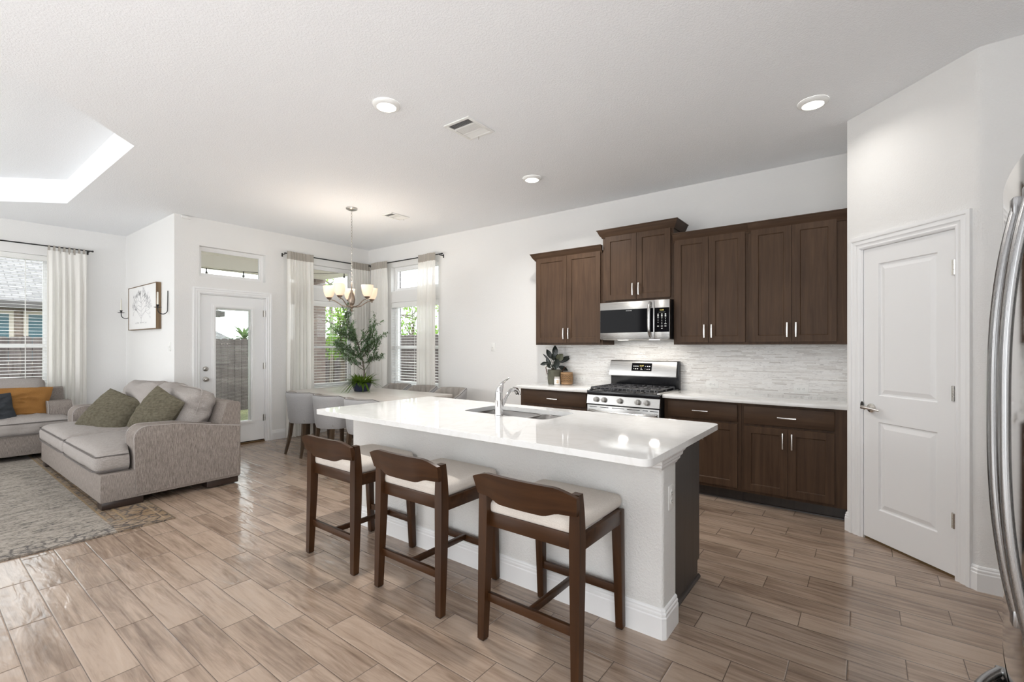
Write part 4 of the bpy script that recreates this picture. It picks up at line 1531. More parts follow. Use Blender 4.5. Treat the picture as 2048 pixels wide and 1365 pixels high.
# ---------------------------------------------------------------- bar stools at the island
def make_stool(label):
    t = thing('bar_stool', label, 'bar stool', (0, 0, 0), 0.0, 'counter stools pulled up to the island', local=True)
    # local: +x faces the island, y across; rear legs at x=0, front legs at x=0.475
    HW = 0.245
    for s in (-1, 1):
        lg = MB()
        # rear leg rises past the seat and leans back to carry the back rest
        secs = [((0.000, s * 0.250, 0.006), 0.037, 0.036), ((0.013, s * 0.245, 0.42), 0.050, 0.047), ((0.016, s * 0.243, 0.60), 0.052, 0.050), ((0.013, s * 0.244, 0.70), 0.045, 0.044), ((0.008, s * 0.246, 0.772), 0.036, 0.036)]
        vs_ = []
        for (p, wx, wy) in secs:
            for sx, sy in ((-1, -1), (1, -1), (1, 1), (-1, 1)):
                vs_.append((p[0] + sx * wx / 2, p[1] + sy * wy / 2, p[2]))
        n = len(secs)
        fs = [(j * 4 + i, j * 4 + (i + 1) % 4, j * 4 + 4 + (i + 1) % 4, j * 4 + 4 + i) for j in range(n - 1) for i in range(4)] + [(3, 2, 1, 0), tuple((n - 1) * 4 + i for i in range(4))]
        bm = bmesh.new()
        q = [bm.verts.new(p) for p in vs_]
        for f in fs: bm.faces.new([q[i] for i in f])
        lg.bm(bm)
        bm.free()
        lobj = build('leg', lg, 'stool_wood', t, 25)
        build('glide', MB().box(-0.016, 0.016, s * 0.250 - 0.015, s * 0.250 + 0.015, 0.0, 0.007, 0.002), 'matte_black', lobj)
        fl_ = MB()
        fl_.bar((0.468, s * 0.228, 0.006), (0.440, s * 0.226, 0.585), 0.038, 0.036, 0.050, 0.048, up=(0, 1, 0), bev=0.003)
        lobj = build('leg', fl_, 'stool_wood', t, 25)
        build('glide', MB().box(0.452, 0.484, s * 0.228 - 0.015, s * 0.228 + 0.015, 0.0, 0.007, 0.002), 'matte_black', lobj)
        build('seat_rail', MB().box(0.045, 0.425, s * 0.238 - 0.011, s * 0.238 + 0.011, 0.522, 0.590, 0.003), 'stool_wood_flat', t)
    build('seat_rail', MB().box(0.012, 0.036, -0.222, 0.222, 0.532, 0.598, 0.003), 'stool_wood_flat', t)
    build('seat_rail', MB().box(0.434, 0.458, -0.205, 0.205, 0.525, 0.590, 0.003), 'stool_wood_flat', t)
    build('stretcher', MB().box(0.004, 0.026, -0.226, 0.226, 0.182, 0.222, 0.003), 'stool_wood_flat', t)
    build('stretcher', MB().box(0.446, 0.466, -0.206, 0.206, 0.172, 0.212, 0.003), 'stool_wood_flat', t)
    build('stretcher', MB().box(0.024, 0.450, -0.011, 0.011, 0.184, 0.216, 0.003), 'stool_wood_flat', t)
    # upholstered seat
    st = MB()
    rounded_cushion(st, 0.468, 0.472, 0.066, 0.028, crown=0.016, n=16, M=Matrix.Translation((0.250, 0, 0.618)))
    build('seat', st, 'stool_fabric', t, 60)
    # bent back rest: ends sweep forward onto the legs, lower edge scooped at the ends
    nb = 28

    def bk(front):
        def fn(u, v):
            s = -1 + 2 * u
            y = s * (0.262 + 0.012 * v)
            a = abs(s)
            x = -0.060 + 0.030 * a ** 2.2
            zt = 0.800 - 0.030 * max(0.0, (a - 0.62) / 0.38) ** 1.4
            zb = 0.668 + 0.026 * max(0.0, min(1.0, (a - 0.42) / 0.3)) ** 2 * (3 - 2 * min(1.0, max(0.0, (a - 0.42) / 0.3))) * 0.8
            z = zb + (zt - zb) * v
            lean = -0.022 * (v - 0.3)
            th = 0.022 + 0.004 * (1 - (2 * v - 1) ** 2)
            return (x + lean + (th if front else 0.0), y, z)
        return fn
    bb_ = MB()
    nv = 6
    f0, f1 = bk(False), bk(True)
    def loop(u):
        out = [f0(u, k / nv) for k in range(nv + 1)]
        out += [f1(u, k / nv) for k in range(nv, -1, -1)]
        return out
    secs = [loop(i / nb) for i in range(nb + 1)]
    m = len(secs[0])
    vs_ = [p for s in secs for p in s]
    fs = [(j * m + i, j * m + (i + 1) % m, (j + 1) * m + (i + 1) % m, (j + 1) * m + i) for j in range(nb) for i in range(m)]
    fs += [tuple(range(m))[::-1], tuple(nb * m + i for i in range(m))]
    bb_.add(vs_, fs)
    build('backrest', bb_, 'stool_wood_flat', t, 40)
    return t


st1 = make_stool('walnut bar stool nearest the corner of the island with the outlet')
st1.location = (1.657, 1.180, 0)
dup(st1, (1.660, 1.967, 0), 0, 'middle walnut bar stool of the three at the island')
dup(st1, (1.655, 2.695, 0), 0, 'walnut bar stool nearest the dining table')
# ---------------------------------------------------------------- living room
# rug: origin at its near right corner
rg = MB().box(-3.4, 0.0, 0.0, 4.0, 0.0, 0.009, 0.0015)
rug = build('rug', rg, 'rug_pile', None, 0, shift=False)
rug.location = (1.333, 4.375, 0.0005)
tag(rug, 'distressed gray area rug with worn brown border under the sofas', 'rug')


def piping(mb, pts, r=0.006):
    return mb.tube(pts, r, 6)


def sofa(label, loc, rotz, width, depth, nseat, group):
    """local frame: x along the depth (0 = front, depth = back), y along the width"""
    t = thing('sofa', label, 'sofa', loc, rotz, group, local=True)
    D, W = depth, width
    AF = 0.225                      # front of the arms
    AW = 0.235
    fr = MB()
    fr.box(0.0, D - 0.005, 0.0, W, 0.058, 0.292, 0.012)
    fr.box(AF - 0.01, D - 0.005, 0.0, W, 0.07, 0.30, 0.012)
    # back frame, side profile slopes
    fr.prism([(D - 0.20, 0.28), (D - 0.195, 0.56), (D - 0.125, 0.792), (D - 0.105, 0.806), (D - 0.02, 0.806), (D, 0.79), (D, 0.08), (D - 0.03, 0.07)], 0.012, W - 0.012, 'y')
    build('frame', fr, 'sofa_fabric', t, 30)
    for s in (0, 1):
        a0, a1 = (0.0, AW) if s == 0 else (W - AW, W)
        am = MB()
        prof = []
        for i in range(7):
            an = PI - 0.5 * PI * i / 6
            prof.append((AF + 0.095 + 0.095 * math.cos(an), 0.565 + 0.095 * math.sin(an)))
        prof += [(AF + 0.35, 0.650), (D - 0.25, 0.602), (D - 0.004, 0.565), (D - 0.004, 0.072), (AF, 0.072)]
        bm = bmesh.new()
        vv = [[bm.verts.new((x, y, z)) for x, z in prof] for y in (a0 - 0.004, a1 + 0.004)]
        n = len(prof)
        for i in range(n):
            bm.faces.new((vv[0][i], vv[0][(i + 1) % n], vv[1][(i + 1) % n], vv[1][i]))
        bm.faces.new(vv[0][::-1]); bm.faces.new(vv[1])
        bmesh.ops.bevel(bm, geom=[e for e in bm.edges if abs(e.verts[0].co.y - e.verts[1].co.y) < 1e-6], offset=0.014, segments=3, profile=0.5, affect='EDGES')
        am.bm(bm); bm.free()
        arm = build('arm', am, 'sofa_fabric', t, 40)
        pp = MB()
        for y in (a0 + 0.004, a1 - 0.004):
            piping(pp, [(AF + 0.002, y, 0.30)] + [(x, y, z) for x, z in prof[:10]], 0.0048)
        build('piping', pp, 'sofa_piping', arm)
    # seat cushions; they reach in front of the arms
    cw = (W - 2 * AW) / nseat
    for k in range(nseat):
        y0_, y1_ = AW + k * cw, AW + (k + 1) * cw
        if k == 0: y0_ = 0.03
        if k == nseat - 1: y1_ = W - 0.03
        cu = MB()
        rounded_cushion(cu, D - 0.24, y1_ - y0_ - 0.012, 0.180, 0.075, crown=0.048, n=24, wr=0.020, seed=k + 1 + W, M=Matrix.Translation(((D - 0.24) / 2 - 0.030, (y0_ + y1_) / 2, 0.378)), wscale=(3, 14, 6))
        # the corner behind the arm is notched: pull those points in under the arm
        if k == 0 or k == nseat - 1:
            lim = AW + 0.005 if k == 0 else W - AW - 0.005
            nv = []
            for p in cu.v:
                x, y, z = p
                if x > AF - 0.015:
                    if k == 0 and y < lim: y = lim
                    if k == nseat - 1 and y > lim: y = lim
                nv.append((x, y, z))
            if nseat == 1: nv = [(x, (min(max(y, AW + 0.005), W - AW - 0.005) if x > AF - 0.015 else y), z) for x, y, z in cu.v]
            cu.v = nv
        seat = build('seat_cushion', cu, 'sofa_fabric_lit', t, 60)
        pp = MB()
        for zz in (0.438, 0.316):
            line = []
            xa, xb, ya, yb = -0.026, D - 0.30, y0_ + 0.012, y1_ - 0.012
            line += [(xb, ya if k else AW + 0.01, zz), (AF - 0.03, ya if k else AW + 0.01, zz)] if False else []
            line += [(AF - 0.03, ya, zz), (xa + 0.03, ya, zz), (xa + 0.008, ya + 0.012, zz), (xa, ya + 0.04, zz)]
            line += [(xa - 0.004, ya + (yb - ya) * i / 8, zz + (0.004 if zz > 0.4 else -0.004)) for i in range(1, 8)]
            line += [(xa, yb - 0.04, zz), (xa + 0.008, yb - 0.012, zz), (xa + 0.03, yb, zz), (AF - 0.03, yb, zz)]
            piping(pp, line, 0.006)
        build('piping', pp, 'sofa_piping_dark', seat)
    # loose back cushions lean on the frame
    nb = nseat
    bw = (W - 2 * AW + 0.06) / nb
    for k in range(nb):
        yc = AW - 0.03 + (k + 0.5) * bw
        Mx = Matrix.Translation((D - 0.30, yc, 0.70)) @ Matrix.Rotation(R(16 + 2 * (k % 2)), 4, 'Y') @ Matrix.Rotation(R(2 - 4 * (k % 2)), 4, 'X')
        cu = MB()
        rounded_cushion(cu, 0.50, bw - 0.02, 0.25, 0.10, crown=0.065, n=26, wr=0.034, seed=k * 2 + 3 + W, M=Mx @ Matrix.Rotation(-PI / 2, 4, 'Y'), wscale=(13, 3.5, 6))
        bc = build('back_cushion', cu, 'sofa_fabric_lit', t, 60)
        pp = MB()
        hy, hx = (bw - 0.02) / 2 - 0.002, 0.25 - 0.002
        rr = rrect(-hx, hx, -hy, hy, 0.07, 6)
        pts = [Mx @ Matrix.Rotation(-PI / 2, 4, 'Y') @ Vector((x, y, 0.022)) for x, y in rr]
        pp.tube(pts, 0.0055, 6, closed=True)
        build('piping', pp, 'sofa_piping', bc)
    for (x, y) in ((0.012, 0.012), (0.012, W - 0.15), (D - 0.30, 0.012), (D - 0.30, W - 0.15)):
        build('foot', MB().box(x, x + 0.28, y, y + 0.138, 0.0, 0.060, 0.004), 'foot_wood', t)
    return t


sofa('gray tweed loveseat with olive pillows, its back toward the dining area', (1.000, 5.005, 0.0125), R(0.4), 2.48, 1.085, 2, 'gray sofas around the rug')
sofa('gray sofa in front of the wide living room window', (1.375, 7.985, 0.0125), R(90), 2.35, 0.885, 3, 'gray sofas around the rug')


def pillow(name, label, cat, mat, w, h, th, M, seed, wr=0.012, group=None, pinch=0.1, sx=None):
    mb = MB()
    throw_pillow(mb, w, h, th, M, seed, wr, pinch=pinch)
    o = build(name, mb, mat, None, 60)
    return tag(o, label, cat, group)


# loveseat: seat top z ~0.50, backs at x ~1.70
Mp = Matrix.Translation((1.42, 6.62, 0.635)) @ Matrix.Rotation(R(-52), 4, 'Z') @ Matrix.Rotation(R(-36), 4, 'X') @ Matrix.Rotation(R(20), 4, 'Y')
pillow('throw_pillow', 'olive corduroy throw pillow lying tilted in the middle of the loveseat', 'pillow', 'olive_corduroy', 0.54, 0.48, 0.22, Mp, 2, pinch=0.05, group='olive pillows on the loveseat')
Mp = Matrix.Translation((1.50, 5.46, 0.715)) @ Matrix.Rotation(R(-66), 4, 'Z') @ Matrix.Rotation(R(-24), 4, 'X') @ Matrix.Rotation(R(22), 4, 'Y')
pillow('throw_pillow', 'olive corduroy throw pillow behind the nearer arm of the loveseat', 'pillow', 'olive_corduroy', 0.45, 0.45, 0.20, Mp, 5, pinch=0.05, group='olive pillows on the loveseat')
Mp = Matrix.Translation((0.72, 8.37, 0.665)) @ Matrix.Rotation(R(2), 4, 'Z') @ Matrix.Rotation(R(4), 4, 'Y') @ Matrix.Rotation(R(-20), 4, 'X')
pillow('lumbar_pillow', 'long mustard linen pillow on the window sofa', 'pillow', 'mustard_linen', 0.98, 0.45, 0.19, Mp, 8, 0.03, pinch=0.16)
Mp = Matrix.Translation((0.63, 8.17, 0.62)) @ Matrix.Rotation(R(8), 4, 'Z') @ Matrix.Rotation(R(-6), 4, 'Y') @ Matrix.Rotation(R(-20), 4, 'X')
pillow('throw_pillow', 'dark charcoal pillow in front of the mustard pillow', 'pillow', 'charcoal_linen', 0.44, 0.36, 0.13, Mp, 11, 0.02)


# ---------------------------------------------------------------- curtains, rods, blinds
def curtain(label, axis, c, a0, a1, ztop, zbot, nf, amp, seed, hd=0.085, group=None, tabs=False, flare=0.0):
    """folded panel hanging in the plane c; axis 'y' wall -> runs along x"""
    rr = random.Random(seed)
    ph = [rr.uniform(0, 6.28) for _ in range(4)]
    w = [rr.uniform(0.75, 1.3) for _ in range(nf + 1)]
    cum = [0.0]
    for q in w[:nf]: cum.append(cum[-1] + q)
    cum = [q / cum[-1] for q in cum]
    t = thing('curtain', label, 'curtain', ((c, (a0 + a1) / 2, zbot) if axis == 'x' else ((a0 + a1) / 2, c, zbot)), group=group)
    def P(a, off, z):
        return (c + off - 0.027, a, z) if axis == 'x' else (a, c + off - 0.027, z)
    def fold(u):
        k = 0
        while k < nf - 1 and u > cum[k + 1]: k += 1
        f = (u - cum[k]) / (cum[k + 1] - cum[k])
        return k + f
    def surf(zhi, zlo, off0=0.0, sharp=1.0, n2=16):
        def fn(u, v):
            z = zhi + (zlo - zhi) * v
            k = fold(u)
            h = (ztop - z) / (ztop - zbot)
            a = amp * (0.26 + 0.85 * min(1.0, h * 5))
            o = a * math.sin(2 * PI * k) + a * 0.35 * math.sin(2 * PI * k * 0.5 + ph[0] + 1.2 * h) + 0.010 * math.sin(7 * u + ph[1] + 2.5 * h)
            aa = a0 + (a1 - a0) * u + 0.012 * math.sin(2 * PI * k * 2) * h + flare * h * (u - 0.5) * 2
            return P(aa, off0 + o * sharp, z)
        return fn
    bod = MB().grid(surf(ztop - 0.004, zbot), nf * 12, 18)
    build('panel', bod, 'curtain_linen', t, 80)
    if tabs:
        m = 8
        tb = MB()
        for i in range(m):
            a = a0 + (a1 - a0) * (i + 0.25) / m
            b = a + (a1 - a0) * 0.42 / m
            tb.grid(lambda u, v, a=a, b=b: P(a + (b - a) * u, 0.026 - 0.020 * math.cos(PI * v), ztop - 0.030 + 0.100 * math.sin(PI * v)), 3, 10)
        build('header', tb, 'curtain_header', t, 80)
    else:
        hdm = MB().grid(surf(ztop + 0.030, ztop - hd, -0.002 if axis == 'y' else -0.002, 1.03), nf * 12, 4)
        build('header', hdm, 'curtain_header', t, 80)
    return t


def rod(label, axis, c, wall, a0, a1, z, brackets, finial=(1, 1)):
    t = thing('curtain_rod', label, 'curtain rod', ((c, (a0 + a1) / 2, z) if axis == 'x' else ((a0 + a1) / 2, c, z)), group='black curtain rods')
    def P(a, o, zz): return (o, a, zz) if axis == 'x' else (a, o, zz)
    build('pole', MB().cyl(P(a0, c, z), P(a1, c, z), 0.0085, n=12), 'black_iron', t)
    for a in brackets:
        b = MB().tube([P(a, c, z - 0.008), P(a, c, z - 0.014), P(a, wall + (0.004 if wall < c else -0.004), z - 0.014)], 0.006, 8)
        b.box(*( (min(wall, wall + 0.006 * (1 if c > wall else -1)), max(wall, wall + 0.006 * (1 if c > wall else -1)), a - 0.010, a + 0.010) if axis == 'x' else (a - 0.010, a + 0.010, min(wall, wall + 0.006 * (1 if c > wall else -1)), max(wall, wall + 0.006 * (1 if c > wall else -1))) ), z - 0.045, z + 0.008, 0.002)
        build('bracket', b, 'black_iron', t)
    for a, s, on in ((a0, -1, finial[0]), (a1, 1, finial[1])):
        if on:
            build('finial', MB().cyl(P(a, c, z), P(a + s * 0.018, c, z), 0.0125, 0.0115, n=12), 'black_iron', t)
    return t


RC = BY - 0.085
rod('black curtain rod on the patio door wall, over the dining window', 'y', RC, BY, 3.455, 4.945, 2.755, (3.462, 4.925), (0, 1))
curtain('pale sheer curtain between the patio door and the dining window', 'y', RC, 3.478, 3.893, 2.755, 0.015, 8, 0.022, 3, group='sheer linen curtains', flare=0.02)
curtain('pale sheer curtain behind the chandelier, left of the room corner', 'y', RC, 4.560, 4.925, 2.755, 0.015, 8, 0.024, 5, group='sheer linen curtains')
RK = KX - 0.085
rod('black curtain rod on the kitchen wall over the second dining window', 'x', RK, KX, 5.045, 6.800, 2.755, (5.085, 6.74), (1, 1))
curtain('pale sheer curtain just right of the room corner', 'x', RK, 6.300, 6.740, 2.755, 0.015, 8, 0.023, 7, group='sheer linen curtains')
curtain('pale sheer curtain hanging nearest the kitchen', 'x', RK, 5.155, 5.530, 2.755, 0.015, 7, 0.022, 9, group='sheer linen curtains', flare=0.01)
RL = FY - 0.085
rod('black curtain rod over the wide living room window', 'y', RL, FY, -1.2, 1.690, 2.745, (0.25, 1.66), (0, 1))
curtain('pale tab top curtain beside the wide living room window', 'y', RL, 1.222, 1.632, 2.690, 0.015, 6, 0.023, 13, tabs=True, group='sheer linen curtains')


def blind(label, axis, c, a0, a1, z0, z1, pitch, tilt, cords, valance=0.07):
    """horizontal slat blind inside an opening, c = centre plane"""
    t = thing('window_blind', label, 'blind', ((c, (a0 + a1) / 2, z0) if axis == 'x' else ((a0 + a1) / 2, c, z0)), group='white slat blinds')
    def bx(mb, A0, A1, o0, o1, Z0, Z1, bev=0.0):
        if axis == 'x': mb.box(c + o0, c + o1, A0, A1, Z0, Z1, bev)
        else: mb.box(A0, A1, c + o0, c + o1, Z0, Z1, bev)
    m = MB()
    bx(m, a0 + 0.004, a1 - 0.004, -0.036, 0.030, z1 - valance, z1 - 0.002, 0.004)
    bx(m, a0 + 0.002, a1 - 0.002, -0.040, -0.034, z1 - valance - 0.004, z1 - valance + 0.012, 0.002)
    build('valance', m, 'blind_white', t)
    s = MB()
    z = z0 + 0.035
    hw_ = 0.0245
    dz = hw_ * math.sin(tilt)
    dx = hw_ * math.cos(tilt)
    while z < z1 - valance - 0.01:
        pts = []
        for (o, q) in ((-dx, -dz), (0, 0.002), (dx, dz)):
            pts.append((o, z + q))
        A0, A1 = a0 + 0.010, a1 - 0.010
        def P(a, o, zz): return (c + o, a, zz) if axis == 'x' else (a, c + o, zz)
        th = 0.0022
        vs_ = [P(A0, o, q) for o, q in pts] + [P(A1, o, q) for o, q in pts] + [P(A0, o, q - th) for o, q in pts] + [P(A1, o, q - th) for o, q in pts]
        s.add(vs_, [(0, 1, 4, 3), (1, 2, 5, 4), (6, 9, 10, 7), (7, 10, 11, 8), (0, 3, 9, 6), (2, 8, 11, 5), (0, 6, 7, 1), (1, 7, 8, 2), (3, 4, 10, 9), (4, 5, 11, 10)])
        z += pitch
    build('slats', s, 'blind_white', t, 0)
    b = MB()
    bx(b, a0 + 0.010, a1 - 0.010, -0.026, 0.026, z0 + 0.006, z0 + 0.022, 0.003)
    build('bottom_rail', b, 'blind_white', t)
    k = MB()
    for a in cords:
        for o in (-0.026, 0.026):
            if axis == 'x': k.box(c + o - 0.0012, c + o + 0.0012, a - 0.0022, a + 0.0022, z0 + 0.01, z1 - 0.02)
            else: k.box(a - 0.0022, a + 0.0022, c + o - 0.0012, c + o + 0.0012, z0 + 0.01, z1 - 0.02)
    build('ladder_cords', k, 'cord_white', t, 0)
    return t


blind('open white slat blind in the wide living room window', 'y', FY + 0.040, L_OP[0], L_OP[1], L_OP[2], L_OP[3], 0.0445, R(4), (-0.35, 0.35, 1.035))
blind('open white slat blind in the dining window on the patio door wall', 'y', BY + 0.040, B_LOW[0], B_LOW[1], B_LOW[2], B_LOW[3], 0.0445, R(4), (3.70, 4.30, 4.56), 0.085)
blind('open white slat blind in the dining window on the kitchen wall', 'x', KX + 0.040, K_LOW[0], K_LOW[1], K_LOW[2], K_LOW[3], 0.0445, R(4), (5.35, 5.76, 6.18), 0.085)

# ---------------------------------------------------------------- picture and candle sconces on the alcove wall
t = thing('framed_picture', 'wood framed pencil drawing of a tree hanging between two candle sconces', 'picture', (AX - 0.03, 8.05, 1.60))
PY0, PY1, PZ0, PZ1 = 7.415, 8.640, 1.604, 2.220
PXF = AX - 0.058
fr = MB()
for b in ((PY0, PY0 + 0.010, PZ0, PZ1), (PY1 - 0.010, PY1, PZ0, PZ1), (PY0 + 0.010, PY1 - 0.010, PZ0, PZ0 + 0.010), (PY0 + 0.010, PY1 - 0.010, PZ1 - 0.010, PZ1)):
    fr.box(PXF, AX - 0.002, *b)
build('frame', fr, 'frame_wood', t, 0)
build('sheet', MB().box(PXF + 0.006, PXF + 0.012, PY0 + 0.010, PY1 - 0.010, PZ0 + 0.010, PZ1 - 0.010), 'drawing_paper', t, 0)
dk = MB()
rr = random.Random(21)


def stroke(y, z, ang, ln, w):
    c_, s_ = math.cos(ang), math.sin(ang)
    dy, dz = c_ * ln / 2, s_ * ln / 2
    ny, nz = -s_ * w / 2, c_ * w / 2
    x = PXF + 0.0055
    dk.add([(x, y - dy - ny, z - dz - nz), (x, y + dy - ny, z + dz - nz), (x, y + dy + ny, z + dz + nz), (x, y - dy + ny, z - dz + nz)], [(0, 1, 2, 3)])


def grow(y, z, ang, ln, d_):
    e = (y + math.cos(ang) * ln, z + math.sin(ang) * ln)
    stroke((y + e[0]) / 2, (z + e[1]) / 2, ang, ln, 0.0016 + 0.0011 * d_)
    if d_ == 0:
        for _ in range(8):
            stroke(e[0] + rr.uniform(-0.022, 0.022), e[1] + rr.uniform(-0.016, 0.016), rr.uniform(0, PI), rr.uniform(0.012, 0.028), 0.0018)
        return
    for k in range(3 if d_ > 1 else 2):
        grow(e[0], e[1], ang + rr.uniform(-0.6, 0.6), ln * rr.uniform(0.55, 0.85), d_ - 1)


ytc = 8.06
stroke(ytc, 1.75, PI / 2, 0.11, 0.010)
for zz, ln in ((1.76, 0.17), (1.80, 0.165), (1.86, 0.15), (1.92, 0.12), (1.98, 0.09), (2.04, 0.065)):
    for s in (-1, 1):
        grow(ytc, zz, PI / 2 + s * rr.uniform(1.0, 1.35), ln * 1.12, 2)
grow(ytc, 1.82, PI / 2, 0.13, 3)
for k in range(26):
    stroke(ytc + rr.uniform(-0.26, 0.26), 1.700 + rr.uniform(-0.008, 0.010), rr.uniform(-0.25, 0.25), rr.uniform(0.03, 0.08), 0.002)
build('drawing', dk, 'ink_gray', t, 0)


def sconce(label, clabel, y):
    t = thing('candle_sconce', label, 'sconce', (AX, y, 1.78), group='iron candle sconces')
    mb = MB()
    pts = [(AX - 0.010, y, 2.085), (AX - 0.012, y, 1.95), (AX - 0.014, y, 1.835)]
    for i in range(1, 9):
        a = PI * i / 9
        pts.append((AX - 0.014 - 0.052 * (1 - math.cos(a)), y, 1.835 - 0.052 * math.sin(a)))
    pts.append((AX - 0.118, y, 1.862))
    mb.tube(pts, 0.0052, 8)
    build('bracket', mb, 'black_iron', t)
    build('drip_pan', MB().lathe([(0.0, 1.862), (0.030, 1.862), (0.042, 1.867), (0.042, 1.870), (0.0, 1.868)], 20, Matrix.Translation((AX - 0.118, y, 0))), 'black_iron', t)
    build('cup', MB().lathe([(0.010, 1.868), (0.009, 1.880), (0.016, 1.888), (0.016, 1.902), (0.013, 1.902), (0.0, 1.895)], 16, Matrix.Translation((AX - 0.118, y, 0))), 'black_iron', t)
    ca = thing('candle', clabel, 'candle', (AX - 0.118, y, 1.897), group='taper candles in the sconces')
    build('stick', MB().lathe([(0.0105, 1.897), (0.0105, 1.95), (0.0085, 2.055), (0.004, 2.062), (0.0, 2.063)], 14, Matrix.Translation((AX - 0.118, y, 0))), 'wax', ca)
    build('wick', MB().cyl((AX - 0.118, y, 2.060), (AX - 0.117, y, 2.074), 0.0012, n=6), 'sketch_black', ca)


sconce('black iron candle sconce nearer the patio door', 'white taper candle in the sconce nearer the patio door', 7.135)
sconce('black iron candle sconce nearer the living room window', 'white taper candle in the sconce nearer the living room window', 8.735)


# ---------------------------------------------------------------- switches, outlets, sensor
def wall_plate(name, label, cat, group, M, kind, horizontal=False):
    """local: plate in the xz-plane, room towards -y"""
    mb = MB()
    w, h = (0.072, 0.116) if not horizontal else (0.116, 0.072)
    mb.box(-w / 2, w / 2, -0.005, 0.0, -h / 2, h / 2, 0.002)
    dev = MB()
    sl2 = MB()
    if kind == 'switch':
        dev.box(-0.005, 0.005, -0.016, -0.004, -0.010, 0.012, 0.002)
        sl2.cyl((0, -0.0055, 0.03), (0, -0.0045, 0.03), 0.003, n=8).cyl((0, -0.0055, -0.03), (0, -0.0045, -0.03), 0.003, n=8)
    else:
        for s in (-1, 1):
            cx, cz = (s * 0.0195, 0) if horizontal else (0, s * 0.0195)
            dev.lathe([(0.0165, 0.0), (0.0165, 0.0025), (0.015, 0.003), (0.0, 0.003)], 18, Matrix.Translation((cx, -0.0045, cz)) @ Matrix.Rotation(PI / 2, 4, 'X'))
            for o in (-0.0062, 0.0062):
                if horizontal: sl2.box(cx - 0.004 + 0.003, cx + 0.004 + 0.003, -0.0082, -0.0070, cz + o - 0.0012, cz + o + 0.0012)
                else: sl2.box(cx + o - 0.0012, cx + o + 0.0012, -0.0082, -0.0070, cz - 0.004 + 0.003, cz + 0.004 + 0.003)
            if horizontal: sl2.box(cx - 0.010, cx - 0.006, -0.0082, -0.0070, cz - 0.0022, cz + 0.0022)
            else: sl2.box(cx - 0.0022, cx + 0.0022, -0.0082, -0.0070, cz - 0.010, cz - 0.006)
    loc = M @ Vector((0, 0, 0))
    rz = math.atan2(M[1][0], M[0][0])
    t = thing(name, label, cat, loc, rz, group, local=True)
    build('plate', mb, 'plastic_white', t)
    build('toggle' if kind == 'switch' else 'socket', dev, 'plastic_white', t)
    build('screw' if kind == 'switch' else 'slots', sl2, 'slot_dark' if kind != 'switch' else 'plastic_white', t, 0)
    return t


def at(x, y, z, facing):
    """facing: unit vector out of the wall"""
    n = Vector((*facing, 0)).normalized()
    u = Vector((-n.y, n.x, 0))          # so that -y_local = n
    return Matrix(((u.x, -n.x, 0, x), (u.y, -n.y, 0, y), (0, 0, 1, z), (0, 0, 0, 1)))


wall_plate('light_switch', 'white light switch on the wall below the framed picture', 'switch', 'wall switches', at(AX, 7.09, 1.365, (-1, 0)), 'switch')
wall_plate('light_switch', 'white light switch on the bare wall beside the kitchen-side curtain', 'switch', 'wall switches', at(KX, 4.115, 1.362, (-1, 0)), 'switch')
BS = KX - 0.009
wall_plate('wall_outlet', 'white outlet in the mosaic behind the rattan basket', 'outlet', 'kitchen outlets', at(BS, 2.728, 0.985, (-1, 0)), 'outlet', True)
wall_plate('wall_outlet', 'white outlet in the mosaic just right of the gas range', 'outlet', 'kitchen outlets', at(BS, 1.238, 0.987, (-1, 0)), 'outlet', True)
wall_plate('wall_outlet', 'white outlet in the mosaic near the pantry door', 'outlet', 'kitchen outlets', at(BS, 0.470, 0.982, (-1, 0)), 'outlet', True)
wall_plate('wall_outlet', 'white outlet on the end of the island half wall', 'outlet', 'kitchen outlets', at(2.266, IY0, 0.640, (0, -1)), 'outlet')
mb = MB().box(2.175, 2.275, BY - 0.028, BY, 3.008, 3.040, 0.004)
tag(build('motion_sensor', mb, 'plastic_white'), 'small white box sensor at the ceiling above the patio door wall', 'sensor')
# ---------------------------------------------------------------- dining table and chairs
t = thing('dining_table', 'pale gray washed wood dining table with a tree planter on it', 'table', (3.78, 5.28, 0))
build('tabletop', MB().box(3.285, 4.275, 4.200, 6.360, 0.722, 0.760, 0.006), 'table_wood', t)
build('apron', MB().box(3.40, 4.16, 4.40, 4.43, 0.64, 0.722).box(3.40, 4.16, 6.13, 6.16, 0.64, 0.722).box(3.40, 3.43, 4.43, 6.13, 0.64, 0.722).box(4.13, 4.16, 4.43, 6.13, 0.64, 0.722), 'leg_wood', t, 0)
for x in (3.41, 4.15):
    for y in (4.41, 6.15):
        build('leg', MB().bar((x, y, 0), (x, y, 0.722), 0.06, 0.06, 0.085, 0.085, bev=0.004), 'leg_wood', t)


